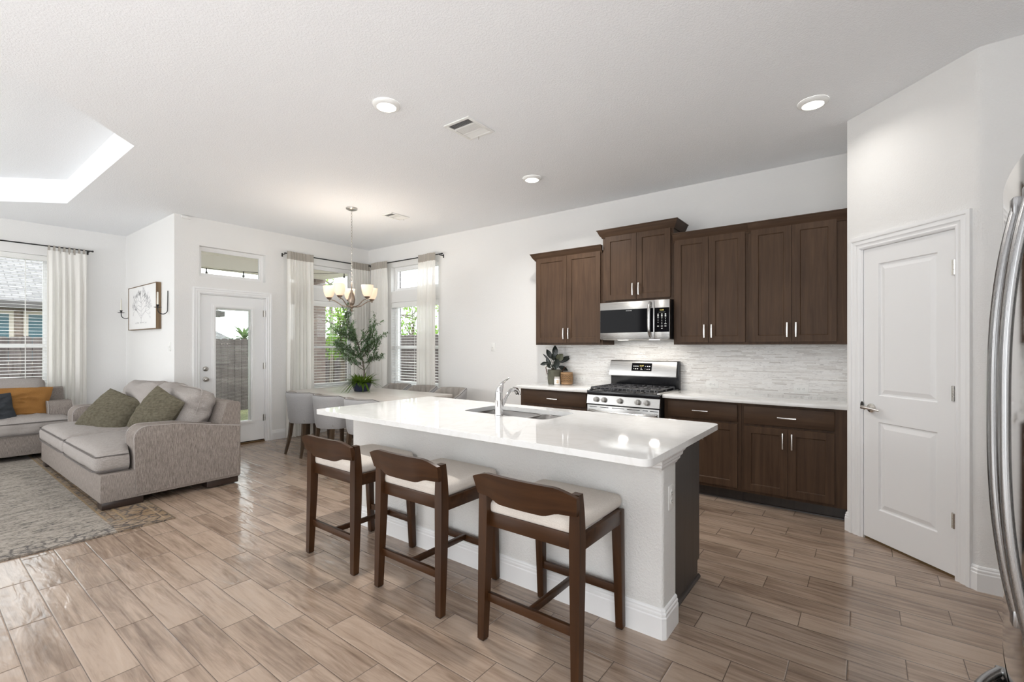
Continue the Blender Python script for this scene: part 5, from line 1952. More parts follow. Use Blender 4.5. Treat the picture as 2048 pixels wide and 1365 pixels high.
def make_chair(label, tufted):
    t = thing('dining_chair', label, 'dining chair', (0, 0, 0), 0.0, 'barrel back dining chairs', local=True)
    # local: +x faces the table; the shell wraps round the back (x<0)
    rx, ry = 0.265, 0.262
    ztop0, zbot = 0.800, 0.415
    n = 40

    def pt(a, z, ins):
        # a from -1..1 round the back; straight sides toward the front
        an = PI + a * R(128)
        tp = 0.90 + 0.10 * min(1, (z - zbot) / 0.36)
        x = (rx * tp - ins) * math.cos(an)
        y = (ry * tp - ins) * math.sin(an)
        q = abs(a)
        if q > 0.72: x += 0.02 * (q - 0.72) / 0.28
        return Vector((x - 0.02 * (z - zbot), y, z))

    def top(a):
        q = abs(a)
        return ztop0 - 0.165 * max(0.0, (q - 0.50) / 0.50) ** 1.3

    sh, inn = MB(), MB()
    vs_ = []
    nz = 8
    for i in range(n + 1):
        a = -1 + 2 * i / n
        for k in range(nz + 1):
            v = k / nz
            z = zbot + (top(a) - 0.012 - zbot) * v
            vs_.append(pt(a, z, 0.012 * (1 - min(1, v * 6)) ** 2))
        vs_.append(pt(a, top(a) - 0.002, 0.012))
        vs_.append(pt(a, top(a), 0.028))
    m = nz + 3
    sh.add(vs_, [(i * m + k, (i + 1) * m + k, (i + 1) * m + k + 1, i * m + k + 1) for i in range(n) for k in range(m - 1)])
    vs_ = []
    nn = n * 3 if tufted else n
    for i in range(nn + 1):
        a = -1 + 2 * i / nn
        bulge = 0.020 * abs(math.sin(a * PI * 5.5)) if tufted else 0.0
        vs_.append(pt(a, top(a), 0.028))
        vs_.append(pt(a, top(a) - 0.003 + bulge * 0.4, 0.044 + bulge * 0.4))
        vs_.append(pt(a, top(a) - 0.020, 0.056 + bulge))
        vs_.append(pt(a, 0.60, 0.064 + bulge))
        vs_.append(pt(a, 0.44, 0.064 + bulge))
    m = 5
    inn.add(vs_, [(i * m + k, (i + 1) * m + k, (i + 1) * m + k + 1, i * m + k + 1) for i in range(nn) for k in range(m - 1)])
    # close the two front edges of the shell
    for a in (-1, 1):
        zs = [zbot + (top(a) - zbot) * k / 6 for k in range(7)]
        e = [pt(a, z, 0.0) for z in zs] + [pt(a, z, 0.064) for z in zs]
        sh.add(e, [(k, k + 1, 7 + k + 1, 7 + k) for k in range(6)])
    shell = build('back_shell', sh, 'chair_fabric', t, 60)
    build('inner_back', inn, 'chair_inner_fabric', t, 60)
    pp = MB()
    pp.tube([pt(-1 + 2 * i / n, top(-1 + 2 * i / n) - 0.004, 0.010) for i in range(n + 1)], 0.0045, 6)
    build('piping', pp, 'sofa_piping_dark', shell)
    se = MB().prism([(0.20 * math.cos(2 * PI * i / 24) + 0.0, 0.20 * math.sin(2 * PI * i / 24)) for i in range(24)], 0.408, 0.428)
    rounded_cushion(se, 0.40, 0.38, 0.070, 0.03, 0.02, 10, M=Matrix.Translation((0.03, 0, 0.468)))
    build('seat', se, 'chair_fabric', t, 60)
    for sy in (-1, 1):
        for sx in (-1, 1):
            lg = MB()
            if sx < 0:
                lg.tube([(-0.150, sy * 0.150, 0.412), (-0.165, sy * 0.158, 0.25), (-0.185, sy * 0.176, 0.12), (-0.212, sy * 0.190, 0.0)], [0.030, 0.026, 0.021, 0.017], 4)
            else:
                lg.tube([(0.175, sy * 0.165, 0.412), (0.185, sy * 0.172, 0.0)], [0.030, 0.018], 4)
            build('leg', lg, 'leg_wood', t, 25)
    return t


near = make_chair('gray barrel back dining chair nearest the patio door curtain', False)
near.location = (3.185, 5.690, 0)
dup(near, (3.190, 5.075, 0), 0, 'gray barrel back dining chair in the middle of its row, back to the living room')
dup(near, (3.195, 4.440, 0), 0, 'gray barrel back dining chair partly hidden by the island corner')
far = make_chair('channel tufted dining chair at the far kitchen end of the table', True)
far.location = (4.480, 4.500, 0)
far.rotation_euler = (0, 0, PI)
dup(far, (4.480, 5.075, 0), PI, 'channel tufted dining chair in the middle of the window side')
dup(far, (4.480, 5.640, 0), PI, 'channel tufted dining chair in the room corner beside the planter')


# ---------------------------------------------------------------- planter with olive tree and fern
def leaf(mb, base, dirv, ln, w, up=Vector((0, 0, 1)), curl=0.15, seg=3):
    """folded lens-shaped leaf"""
    dirv = dirv.normalized()
    side = dirv.cross(up)
    if side.length < 1e-3: side = Vector((1, 0, 0))
    side.normalize()
    nn = side.cross(dirv)
    b = len(mb.v)
    vs_, fs = [], []
    for i in range(seg + 1):
        s = i / seg
        wd = w / 2 * math.sin(PI * min(1, 0.06 + 0.94 * s)) ** 0.8 if 0 < i < seg else w * 0.04
        c = base + dirv * (ln * s) - nn * (curl * ln * s * s)
        vs_ += [c - side * wd + nn * (wd * 0.25), c, c + side * wd + nn * (wd * 0.25)]
    for i in range(seg):
        a = i * 3
        fs += [(a, a + 3, a + 4, a + 1), (a + 1, a + 4, a + 5, a + 2)]
    mb.add(vs_, fs)
    return mb


rr = random.Random(5)
PC = Vector((3.815, 5.470, 0.7605))
t = thing('planter', 'navy bowl planter with olive tree and fern on the dining table', 'potted plant', PC)
pb = MB().lathe([(0.085, 0.0), (0.098, 0.004), (0.118, 0.060), (0.136, 0.112), (0.139, 0.118), (0.131, 0.118), (0.122, 0.100), (0.0, 0.096)], 28, Matrix.Translation(PC) @ Matrix.Scale(1.0, 4, (1, 0, 0)))
build('pot', pb, 'navy_glaze', t, 50)
ms = MB()
bm = bmesh.new()
bmesh.ops.create_icosphere(bm, subdivisions=4, radius=1)
for v in bm.verts:
    v.co = Vector((v.co.x * 0.118, v.co.y * 0.118, v.co.z * 0.05 + 0.012 * noise.noise(v.co * 5)))
ms.bm(bm, Matrix.Translation(PC + Vector((0, 0, 0.098))))
bm.free()
build('moss', ms, 'moss', t, 80)
# view-aligned directions of the room: the crown spreads along the window wall
rt = Vector((0.605, -0.796, 0))          # toward the kitchen end
bk_ = Vector((0.796, 0.605, 0))
trunk = MB()
lf, lf2 = MB(), MB()


def limb(p0, d0, ln, r0, depth, leaves):
    """wandering branch; returns points"""
    pts = [p0.copy()]
    d = d0.normalized()
    n = 6
    for i in range(n):
        d = (d + Vector((rr.uniform(-1, 1), rr.uniform(-1, 1), rr.uniform(-0.4, 0.7))) * 0.16).normalized()
        pts.append(pts[-1] + d * (ln / n))
    trunk.tube(pts, [r0 * (1 - 0.75 * i / n) for i in range(n + 1)], 6)
    for i in range(1, n + 1):
        if depth > 0:
            for _ in range(2):
                dd = (d + Vector((rr.uniform(-1, 1), rr.uniform(-1, 1), rr.uniform(-0.35, 0.55)))).normalized()
                if rr.random() < 0.66:
                    limb(pts[i], dd, ln * rr.uniform(0.34, 0.5), r0 * 0.5, depth - 1, leaves)
        if depth <= leaves:
            for _ in range(4):
                dd = (d * 0.7 + Vector((rr.uniform(-1, 1), rr.uniform(-1, 1), rr.uniform(-0.8, 0.8)))).normalized()
                base = pts[i] + (pts[i] - pts[i - 1]) * rr.uniform(-0.9, 0.0)
                leaf(lf if rr.random() < 0.55 else lf2, base, dd, rr.uniform(0.036, 0.060), rr.uniform(0.010, 0.017))
    return pts


b0 = PC + Vector((0, 0, 0.10))
main = [b0 + rt * 0.03, b0 + rt * 0.035 + Vector((0, 0, 0.18)), b0 + rt * 0.005 + Vector((0, 0, 0.36)), b0 - rt * 0.05 + Vector((0, 0, 0.55)), b0 - rt * 0.11 + Vector((0, 0, 0.72))]
trunk.tube(main, [0.011, 0.010, 0.009, 0.007, 0.005], 8)
for i in range(2, len(main)):
    for q in range(4):
        a = rr.uniform(0, 2 * PI)
        side = rt * math.cos(a) * 0.95 + bk_ * math.sin(a) * 0.6
        f = rr.random()
        p = main[i - 1].lerp(main[i], f)
        limb(p, side + Vector((0, 0, rr.uniform(0.25, 0.85))), rr.uniform(0.20, 0.31), 0.0045, 1, 1)
limb(main[1], -rt * 0.85 + Vector((0, 0, 0.6)), 0.36, 0.005, 1, 1)
limb(main[2], -rt * 0.9 - bk_ * 0.3 + Vector((0, 0, 0.5)), 0.36, 0.005, 1, 1)
limb(main[2], rt * 0.6 - bk_ * 0.5 + Vector((0, 0, 0.7)), 0.34, 0.005, 1, 1)
limb(main[1], rt * 0.7 + Vector((0, 0, 0.75)), 0.34, 0.005, 1, 1)
limb(main[-1], -rt * 0.75 + Vector((0, 0, 0.8)), 0.34, 0.005, 1, 1)
limb(main[-2], rt * 0.65 + Vector((0, 0, 0.85)), 0.36, 0.005, 1, 1)
limb(main[-2], -rt * 0.9 + Vector((0, 0, 0.35)), 0.34, 0.005, 1, 1)
limb(main[-3], rt * 0.9 + Vector((0, 0, 0.6)), 0.36, 0.005, 1, 1)
limb(main[-3], -rt * 0.9 + Vector((0, 0, 0.25)), 0.36, 0.005, 1, 1)
build('branches', trunk, 'twig', t, 60)
tag(build('foliage', lf, 'leaf_olive', t, 0), kind='stuff')
tag(build('pale_foliage', lf2, 'leaf_olive_pale', t, 0), kind='stuff')
fn_ = MB()
for k in range(280):
    a = rr.uniform(0, 2 * PI)
    el = rr.uniform(0.25, 1.3)
    d = Vector((math.cos(a) * math.cos(el), math.sin(a) * math.cos(el), math.sin(el)))
    d = d + rt * 0.10
    p = PC + Vector((math.cos(a) * rr.uniform(0.02, 0.11), math.sin(a) * rr.uniform(0.02, 0.11), 0.11))
    ln = rr.uniform(0.09, 0.19)
    leaf(fn_, p, d, ln, rr.uniform(0.011, 0.018), curl=rr.uniform(0.2, 0.9), seg=6)
for k in range(12):
    a = rr.uniform(2.2, 4.4)
    d = Vector((math.cos(a), math.sin(a), 0.3))
    leaf(fn_, PC + Vector((math.cos(a) * 0.11, math.sin(a) * 0.11, 0.11)), d, rr.uniform(0.12, 0.22), 0.014, curl=rr.uniform(0.9, 1.3), seg=7)
fn_.v = [(p[0], p[1], max(p[2], 0.7635)) for p in fn_.v]
tag(build('fern', fn_, 'leaf_fern', t, 60), kind='stuff')

# ---------------------------------------------------------------- chandelier
CX, CY = 3.325, 4.970
t = thing('chandelier', 'bronze five arm chandelier with frosted amber glass bowls over the table', 'chandelier', (CX, CY, 1.79))
build('canopy', MB().lathe([(0.0, 3.018), (0.030, 3.018), (0.050, 3.026), (0.066, 3.034), (0.068, 3.049)], 28, Matrix.Translation((CX, CY, 0))), 'nickel', t)
ch = MB()
zt = 3.016
k = 0
while zt > 2.16:
    pts = []
    for i in range(14):
        a = 2 * PI * i / 14
        u, w = 0.0085 * math.cos(a), 0.021 * math.sin(a)
        pts.append((CX + (u if k % 2 else 0), CY + (0 if k % 2 else u), zt - 0.018 + w))
    ch.tube(pts, 0.0023, 6, closed=True)
    zt -= 0.034
    k += 1
build('chain', ch, 'nickel', t)
bd = MB().lathe([(0.0, 2.150), (0.006, 2.148), (0.006, 2.060), (0.012, 2.050), (0.016, 2.030), (0.014, 2.020), (0.027, 1.975), (0.034, 1.935), (0.026, 1.890), (0.018, 1.875), (0.024, 1.865), (0.030, 1.855), (0.028, 1.842), (0.012, 1.832), (0.009, 1.812), (0.013, 1.805), (0.007, 1.795), (0.0, 1.792)], 24, Matrix.Translation((CX, CY, 0)))
build('column', bd, 'bronze_brushed', t, 50)
flt = MB()
for i in range(8):
    a = 2 * PI * i / 8
    flt.tube([(CX + r_ * math.cos(a), CY + r_ * math.sin(a), z_) for r_, z_ in ((0.015, 2.02), (0.029, 1.975), (0.037, 1.935), (0.028, 1.89), (0.018, 1.875))], 0.0055, 6)
build('fluting', flt, 'bronze_brushed', t, 60)
for i in range(5):
    a = -R(52.77) - R(29 + 72 * i)
    cx, cy = math.cos(a), math.sin(a)
    def Q(r_, z_): return (CX + cx * r_, CY + cy * r_, z_)
    arm = build('arm', MB().tube([Q(0.020, 1.850), Q(0.07, 1.852), Q(0.12, 1.868), Q(0.165, 1.900), Q(0.205, 1.925), Q(0.245, 1.932), Q(0.262, 1.936)], 0.0062, 8), 'bronze_brushed', t)
    sx, sy, _ = Q(0.262, 0)
    build('socket_cup', MB().lathe([(0.0, 1.915), (0.009, 1.918), (0.011, 1.935), (0.030, 1.950), (0.034, 1.960), (0.030, 1.964), (0.0, 1.962)], 18, Matrix.Translation((sx, sy, 0))), 'bronze_brushed', arm)
    build('glass_shade', MB().lathe([(0.028, 1.958), (0.040, 1.968), (0.055, 1.998), (0.064, 2.035), (0.0685, 2.080), (0.070, 2.098), (0.067, 2.098), (0.0655, 2.080), (0.061, 2.037), (0.052, 2.001), (0.038, 1.973), (0.026, 1.963)], 26, Matrix.Translation((sx, sy, 0)), cap=False), 'shade_glass', t, 60)
    build('bulb', MB().lathe([(0.010, 1.962), (0.013, 1.99), (0.028, 2.02), (0.030, 2.04), (0.022, 2.062), (0.0, 2.070)], 16, Matrix.Translation((sx, sy, 0))), 'bulb_lit', t)
    pl = bpy.data.lights.new('chandelier_lamp', 'POINT')
    pl.energy = 3.6
    pl.color = (1.0, 0.92, 0.82)
    pl.shadow_soft_size = 0.03
    po = bpy.data.objects.new('chandelier_lamp', pl)
    C.objects.link(po)
    po.location = (sx - CX, sy - CY, 2.095 - 1.79)
    po.parent = t


# ---------------------------------------------------------------- ceiling vents and downlights
def vent(label, x0, x1, y0, y1):
    """register; slats run along y, three banks across x"""
    t = thing('ceiling_vent', label, 'vent', ((x0 + x1) / 2, (y0 + y1) / 2, H - 0.010), group='ceiling air vents')
    zf = H - 0.010
    fm = MB()
    b = 0.026
    for q in ((x0, x0 + b, y0, y1), (x1 - b, x1, y0, y1), (x0 + b, x1 - b, y0, y0 + b), (x0 + b, x1 - b, y1 - b, y1)):
        fm.box(q[0], q[1], q[2], q[3], zf, H - 0.001, 0.002)
    w = (x1 - x0 - 2 * b)
    d1_, d2_ = x0 + b + w * 0.30, x0 + b + w * 0.68
    for d in (d1_, d2_): fm.box(d - 0.006, d + 0.006, y0 + b, y1 - b, zf, H - 0.001)
    build('frame', fm, 'plastic_white', t, 25)
    build('duct', MB().box(x0 + b, x1 - b, y0 + b, y1 - b, H - 0.0016, H - 0.0004), 'gasket_gray', t, 0)
    sm = MB()
    for (a, c, ang, p) in ((x0 + b, d1_ - 0.006, 0.95, 0.0125), (d1_ + 0.006, d2_ - 0.006, 0.0, 0.0105), (d2_ + 0.006, x1 - b, -0.80, 0.0105)):
        if ang == 0.0:
            y = y0 + b + 0.004
            while y < y1 - b - 0.004:
                sm.box(a, c, y - 0.0045, y + 0.0030, zf + 0.0015, zf + 0.0035)
                y += 0.0095
            continue
        x = a + 0.006
        while x < c - 0.003:
            hx, hz = 0.0055 * math.cos(ang), 0.0055 * math.sin(ang)
            sm.add([(x - hx, y0 + b, zf + 0.004 - hz * 0.6), (x + hx, y0 + b, zf + 0.004 + hz * 0.6), (x + hx, y1 - b, zf + 0.004 + hz * 0.6), (x - hx, y1 - b, zf + 0.004 - hz * 0.6)], [(0, 1, 2, 3)])
            x += p
    build('slats', sm, 'plastic_white', t, 0)
    build('damper_lever', MB().tube([(x1 - 0.013, y1 - 0.10, zf), (x1 - 0.012, y1 - 0.10, zf - 0.014), (x1 - 0.008, y1 - 0.095, zf - 0.018)], 0.0022, 6), 'nickel', t)
    return t


vent('white ceiling register in the middle of the kitchen ceiling', 2.504, 2.806, 2.302, 2.556)
vent('white ceiling register near the chandelier', 3.722, 4.012, 4.718, 4.920)


def downlight(label, x, y, power=22):
    t = thing('downlight', label, 'ceiling light', (x, y, H), group='recessed ceiling lights')
    build('trim_ring', MB().lathe([(0.0935, H - 0.0005), (0.092, H - 0.012), (0.082, H - 0.020), (0.066, H - 0.0235), (0.064, H - 0.020)], 36, Matrix.Translation((x, y, 0)), cap=False), 'plastic_white', t, 50)
    build('lens', MB().lathe([(0.066, H - 0.021), (0.055, H - 0.0235), (0.0, H - 0.0245)], 32, Matrix.Translation((x, y, 0)), cap=False), 'lens_lit', t, 50)
    area_light('downlight_lamp', (0, 0, -0.027), (0, 0, 0), 0.12, power, (1.0, 0.965, 0.915), parent=t, shape='DISK', spread=R(150))
    return t


downlight('round recessed ceiling light left of the kitchen air vent', 2.047, 2.649)
downlight('round recessed ceiling light above the pantry end of the kitchen', 3.802, 0.291, 3)
downlight('round recessed ceiling light above the aisle before the gas range', 3.822, 2.653)

# ---------------------------------------------------------------- refrigerator at the camera's right
t = thing('refrigerator', 'bowed stainless steel french door refrigerator with curved handles', 'refrigerator', (1.445, -0.70, 0))
EX0, EX1 = 0.985, 1.905


def bow(x):
    s = (x - (EX0 + EX1) / 2) / ((EX1 - EX0) / 2)
    y = -0.270 - 0.040 * s * s
    return y


def bowed(x0, x1, z0, z1, n=14, r=0.012):
    pts = []
    for i in range(n + 1):
        x = x0 + (x1 - x0) * i / n
        y = bow(x)
        e = min(x - x0, x1 - x)
        if e < r: y -= r - math.sqrt(max(0, r * r - (r - e) ** 2))
        pts.append((x, y))
    xs = sorted(set([p[0] for p in pts] + [x0 + r * k / 4 for k in range(5)] + [x1 - r * k / 4 for k in range(5)]))
    pts = []
    for x in xs:
        y = bow(x)
        e = min(x - x0, x1 - x)
        if e < r: y -= r - math.sqrt(max(0, r * r - (r - e) ** 2))
        pts.append((x, y))
    outline = pts + [(x1, -0.372), (x0, -0.372)]
    return MB().prism(outline, z0, z1)


build('body', MB().box(EX0 + 0.005, EX1 - 0.005, -1.13, -0.385, 0.03, 1.770, 0.004), 'fridge_side', t)
build('gasket', MB().box(EX0 + 0.015, EX1 - 0.015, -0.386, -0.371, 0.08, 1.765), 'gasket_gray', t, 0)
xm = (EX0 + EX1) / 2
for (a, b, hx) in ((EX0, xm - 0.002, xm - 0.052), (xm + 0.002, EX1, xm + 0.052)):
    dd = build('door', bowed(a, b, 0.560, 1.785), 'steel_fridge', t, 40)
    hm = MB()
    pts = []
    for i in range(33):
        s = -1 + 2 * i / 32
        pts.append((hx, bow(hx) + 0.004 + 0.038 * (1 - abs(s) ** 2.6), 1.225 + s * 0.455))
    hm.tube(pts, 0.0105, 20, flat=1.45, up=(0, 1, 0))
    for s in (-1, 1):
        hm.box(hx - 0.016, hx + 0.016, bow(hx) - 0.004, bow(hx) + 0.014, 1.225 + s * 0.455 - 0.02, 1.225 + s * 0.455 + 0.02, 0.005)
    build('handle', hm, 'steel_handle', dd)
    build('hinge_cover', MB().box((a if a < 1.2 else b - 0.10), (a + 0.10 if a < 1.2 else b), -0.40, -0.33, 1.786, 1.803, 0.005), 'fridge_side', dd)
fz = build('freezer_drawer', bowed(EX0, EX1, 0.095, 0.546), 'steel_fridge', t, 40)
hm = MB()
for off, o2 in ((-0.008, 0.0), (0.008, 0.003)):
    pts = []
    for i in range(25):
        s = -1 + 2 * i / 24
        x = xm + s * 0.385
        pts.append((x, bow(x) + 0.006 + (0.062 + o2) * (1 - abs(s) ** 3.0), 0.468 + off))
    hm.tube(pts, 0.0115, 20)
for s in (-1, 1):
    x = xm + s * 0.385
    hm.box(x - 0.016, x + 0.016, bow(x) - 0.006, bow(x) + 0.014, 0.45, 0.486, 0.005)
build('handle', hm, 'steel_handle', fz)
build('base_grille', MB().box(EX0 + 0.02, EX1 - 0.02, -0.42, -0.36, 0.0, 0.085, 0.004), 'matte_black', t)

# ---------------------------------------------------------------- things on the short counter
RPX, RPY = 4.838, 3.025
t = thing('potted_plant', 'dark rubber plant in a green canvas pot with leather handles', 'potted plant', (RPX, RPY, 0.9145))
pt_ = MB()


def potp(u, v):
    a = 2 * PI * u
    z = 0.9145 + 0.172 * v
    r = 0.079 + 0.008 * v + 0.004 * math.sin(3 * a + 5 * v)
    if v > 0.82: r += 0.003
    sq = 1.0 + 0.05 * math.cos(4 * a)
    return (RPX + r * sq * math.cos(a), RPY + r * sq * math.sin(a), z)


pt_.grid(potp, 36, 14, closed_u=True)
pt_.lathe([(0.079, 0.9147), (0.0, 0.9147)], 24, Matrix.Translation((RPX, RPY, 0)))
pot = build('pot', pt_, 'green_canvas', t, 60)
build('soil', MB().lathe([(0.085, 1.068), (0.0, 1.072)], 24, Matrix.Translation((RPX, RPY, 0))), 'soil', t, 0)
for s, al in ((-1, 1), (1, 0)):
    hd = MB()
    d = rt * s
    c_ = Vector((RPX, RPY, 0)) + d * 0.088
    nrm_ = bk_
    if s > 0:
        q = [c_ - nrm_ * 0.0 + Vector((0, 0, 1.03)), c_ + d * 0.012 + Vector((0, 0, 1.075)), c_ + d * 0.040 + Vector((0, 0, 1.115)), c_ + d * 0.060 + Vector((0, 0, 1.122))]
    else:
        q = [c_ + Vector((0, 0, 1.03)), c_ + d * 0.010 + Vector((0, 0, 1.07)), c_ + d * 0.018 + Vector((0, 0, 1.115)), c_ + d * 0.004 + Vector((0, 0, 1.13))]
    hd.tube(q, [0.016, 0.018, 0.016, 0.013], 8, flat=0.3, up=tuple(-bk_ if False else Vector((0.796, 0.605, 0))))
    build('handle', hd, 'brown_leather', pot)
stm = MB()
tips = []
leaves = [  # (right, up, back) of the leaf base, leaf direction, length, width, shows underside
    ((0.005, 0.24, 0.00), (0.02, 1.0, 0.0), 0.150, 0.072, 0),
    ((-0.035, 0.20, 0.02), (-0.45, 0.9, 0.1), 0.145, 0.062, 0),
    ((-0.02, 0.17, -0.02), (0.10, 0.9, -0.2), 0.120, 0.058, 0),
    ((0.03, 0.17, -0.02), (0.52, 0.60, -0.15), 0.115, 0.088, 1),
    ((0.05, 0.14, 0.02), (0.95, 0.42, 0.0), 0.190, 0.066, 0),
    ((0.03, 0.20, -0.03), (-0.15, -0.9, -0.3), 0.150, 0.074, 0),
    ((0.05, 0.07, 0.0), (0.92, -0.42, 0.0), 0.140, 0.056, 0),
    ((-0.06, 0.17, 0.0), (-0.75, 0.75, 0.0), 0.130, 0.022, 0),
    ((-0.05, 0.09, -0.02), (-0.55, 0.85, -0.1), 0.110, 0.050, 0),
    ((-0.09, 0.13, 0.0), (-0.95, -0.25, 0.0), 0.095, 0.044, 0),
    ((-0.04, 0.06, -0.03), (0.7, 0.30, -0.3), 0.080, 0.040, 0),
    ((-0.05, 0.04, -0.03), (-0.55, 0.55, -0.2), 0.080, 0.036, 0),
    ((0.02, 0.16, 0.03), (0.1, 0.8, 0.4), 0.130, 0.070, 0),
]
for i, ((a, b, c_), dv, ln, w, back) in enumerate(leaves):
    base = Vector((RPX, RPY, 1.085)) + rt * a + bk_ * c_ + Vector((0, 0, b * 0.70 - 0.005))
    dd = rt * dv[0] + Vector((0, 0, dv[1])) + bk_ * dv[2]
    lm = MB()
    leaf(lm, base, dd, ln * 0.9, w, up=(bk_ * -1.0), curl=0.12, seg=8)
    o = build('leaf', lm, 'rubber_leaf_back' if back else 'rubber_leaf', t, 60)
    s0 = Vector((RPX, RPY, 1.07)) + rt * (a * 0.25) + bk_ * (c_ * 0.4)
    stm.tube([s0, s0.lerp(base, 0.5) + Vector((0, 0, 0.01)), base + dd.normalized() * (ln * 0.4)], [0.0042, 0.0036, 0.002], 6)
build('stems', stm, 'rubber_stem', t, 60)

BKX, BKY = 4.862, 2.868
t = thing('rattan_basket', 'small round open weave rattan basket beside the green pot', 'basket', (BKX, BKY, 0.9145))
wv = MB()
n = 22
for s in (1, -1):
    for i in range(n):
        pts = []
        for k in range(9):
            v = k / 8
            a = 2 * PI * i / n + s * v * 1.15
            r = 0.069 + s * 0.0014 + 0.004 * math.sin(PI * v)
            pts.append((BKX + r * math.cos(a), BKY + r * math.sin(a), 0.945 + 0.090 * v))
        wv.tube(pts, 0.0030, 5)
for k in range(4):
    z = 0.955 + k * 0.022
    r = 0.0725
    wv.tube([(BKX + r * math.cos(2 * PI * i / 28), BKY + r * math.sin(2 * PI * i / 28), z) for i in range(28)], 0.0022, 5, closed=True)
tag(build('weave', wv, 'rattan', t, 60))
rm_ = MB()
for z0_, z1_, r in ((0.9148, 0.944, 0.068), (1.034, 1.060, 0.069)):
    rm_.lathe([(r, z0_), (r + 0.004, z0_ + 0.004), (r + 0.004, z1_ - 0.004), (r, z1_), (r - 0.006, z1_), (r - 0.006, z0_)], 32, Matrix.Translation((BKX, BKY, 0)), cap=False)
build('rim', rm_, 'rattan', t, 50)
build('liner', MB().lathe([(0.060, 0.917), (0.062, 1.03), (0.0, 1.025)], 24, Matrix.Translation((BKX, BKY, 0))), 'rattan_dark', t, 40)

JX, JY = 4.772, 2.947
t = thing('candle_jar', 'small white jar candle with tan label in front of the green pot', 'candle', (JX, JY, 0.9145))
build('jar', MB().lathe([(0.033, 0.9145), (0.0365, 0.918), (0.0365, 0.980), (0.033, 0.986), (0.0, 0.986)], 28, Matrix.Translation((JX, JY, 0))), 'clear_jar', t, 40)
build('lid', MB().lathe([(0.031, 0.984), (0.034, 0.986), (0.034, 1.006), (0.032, 1.008), (0.0, 1.006)], 28, Matrix.Translation((JX, JY, 0))), 'lid_glass', t, 40)
lb = MB()
ac = math.atan2(-bk_.y, -bk_.x)
vs_, fs = [], []
vs_.append((JX + 0.0372 * math.cos(ac), JY + 0.0372 * math.sin(ac), 0.950))
for i in range(20):
    q = 2 * PI * i / 20
    aa = ac + 0.52 * math.cos(q)
    vs_.append((JX + 0.0372 * math.cos(aa), JY + 0.0372 * math.sin(aa), 0.950 + 0.020 * math.sin(q)))
lb.add(vs_, [(0, 1 + i, 1 + (i + 1) % 20) for i in range(20)])
build('label', lb, 'label_paper', t, 60)
# ---------------------------------------------------------------- outdoors, as seen through the windows
GZ = -0.14
struct('ground', MB().box(-14, 22, 9.2, 40, GZ - 0.1, GZ).box(5.14, 22, -6, 9.2, GZ - 0.1, GZ), 'lawn', 0)
struct('patio_slab', MB().box(2.25, 5.13, 7.09, 9.6, GZ - 0.1, GZ + 0.06), 'concrete', 0)
struct('bounce_strip', MB().box(5.14, 6.9, -5, 9.0, GZ - 0.02, GZ + 0.02), 'concrete', 0)  # added unseen pale strip that bounces daylight up to the dining ceiling
# covered patio in the corner of the house
struct('patio_roof', MB().box(2.245, 5.42, 7.09, 9.50, 2.98, 3.12), 'soffit_tan', 0)
mb = MB().box(2.245, 5.42, 9.18, 9.50, 2.77, 2.98).box(5.12, 5.42, 7.09, 9.18, 2.77, 2.98)
tag(build('patio_beam', mb, 'soffit_tan', None, 0), 'tan beam along the open edge of the patio roof', 'beam')
tag(build('brick_column', MB().box(5.02, 5.46, 9.10, 9.54, GZ + 0.06, 2.77), 'brick_brown', None, 0), 'brown brick column holding up the patio roof', 'column')
struct('wall_veneer', MB().box(5.127, 5.205, 6.335, 7.08, GZ, 3.4), 'brick_gray', 0)


def fence(label, p0, p1, ztop, rail_side):
    p0, p1 = Vector((*p0, 0)), Vector((*p1, 0))
    d = (p1 - p0)
    L = d.length
    d.normalize()
    nrm_ = Vector((-d.y, d.x, 0)) * rail_side
    M = Matrix(((d.x, nrm_.x, 0, p0.x), (d.y, nrm_.y, 0, p0.y), (0, 0, 1, 0), (0, 0, 0, 1)))
    mid = p0 + d * (L / 2)
    t = thing('garden_fence', label, 'fence', (mid.x, mid.y, GZ), group='wooden privacy fences')
    rr = random.Random(int(L * 100))
    b = MB()
    s = 0.0
    while s < L:
        w = 0.138
        zt = ztop + rr.uniform(-0.012, 0.012)
        c = 0.028
        b.prism([(s, GZ), (s + w, GZ), (s + w, zt - c), (s + w - c, zt), (s + c, zt), (s, zt - c)], 0.0, 0.018, 'y', M)
        s += 0.145
    build('boards', b, 'fence_wood', t, 0)
    r_ = MB()
    for z in (GZ + 0.30, (ztop + GZ) / 2 + 0.15, ztop - 0.22):
        r_.box(0, L, 0.018, 0.058, z - 0.045, z + 0.045, M=M)
    build('rails', r_, 'fence_wood', t, 0)
    s = 0.1
    while s < L:
        build('post', MB().box(s, s + 0.09, 0.018, 0.108, GZ, ztop - 0.05, M=M), 'fence_wood', t, 0)
        s += 2.4
    return t


fence('long dark wood privacy fence behind the patio', (-9.0, 11.8), (7.1, 11.8), 1.55, 1)
fence('dark wood privacy fence along the side of the house', (7.1, 11.75), (7.1, 1.5), 1.64, -1)

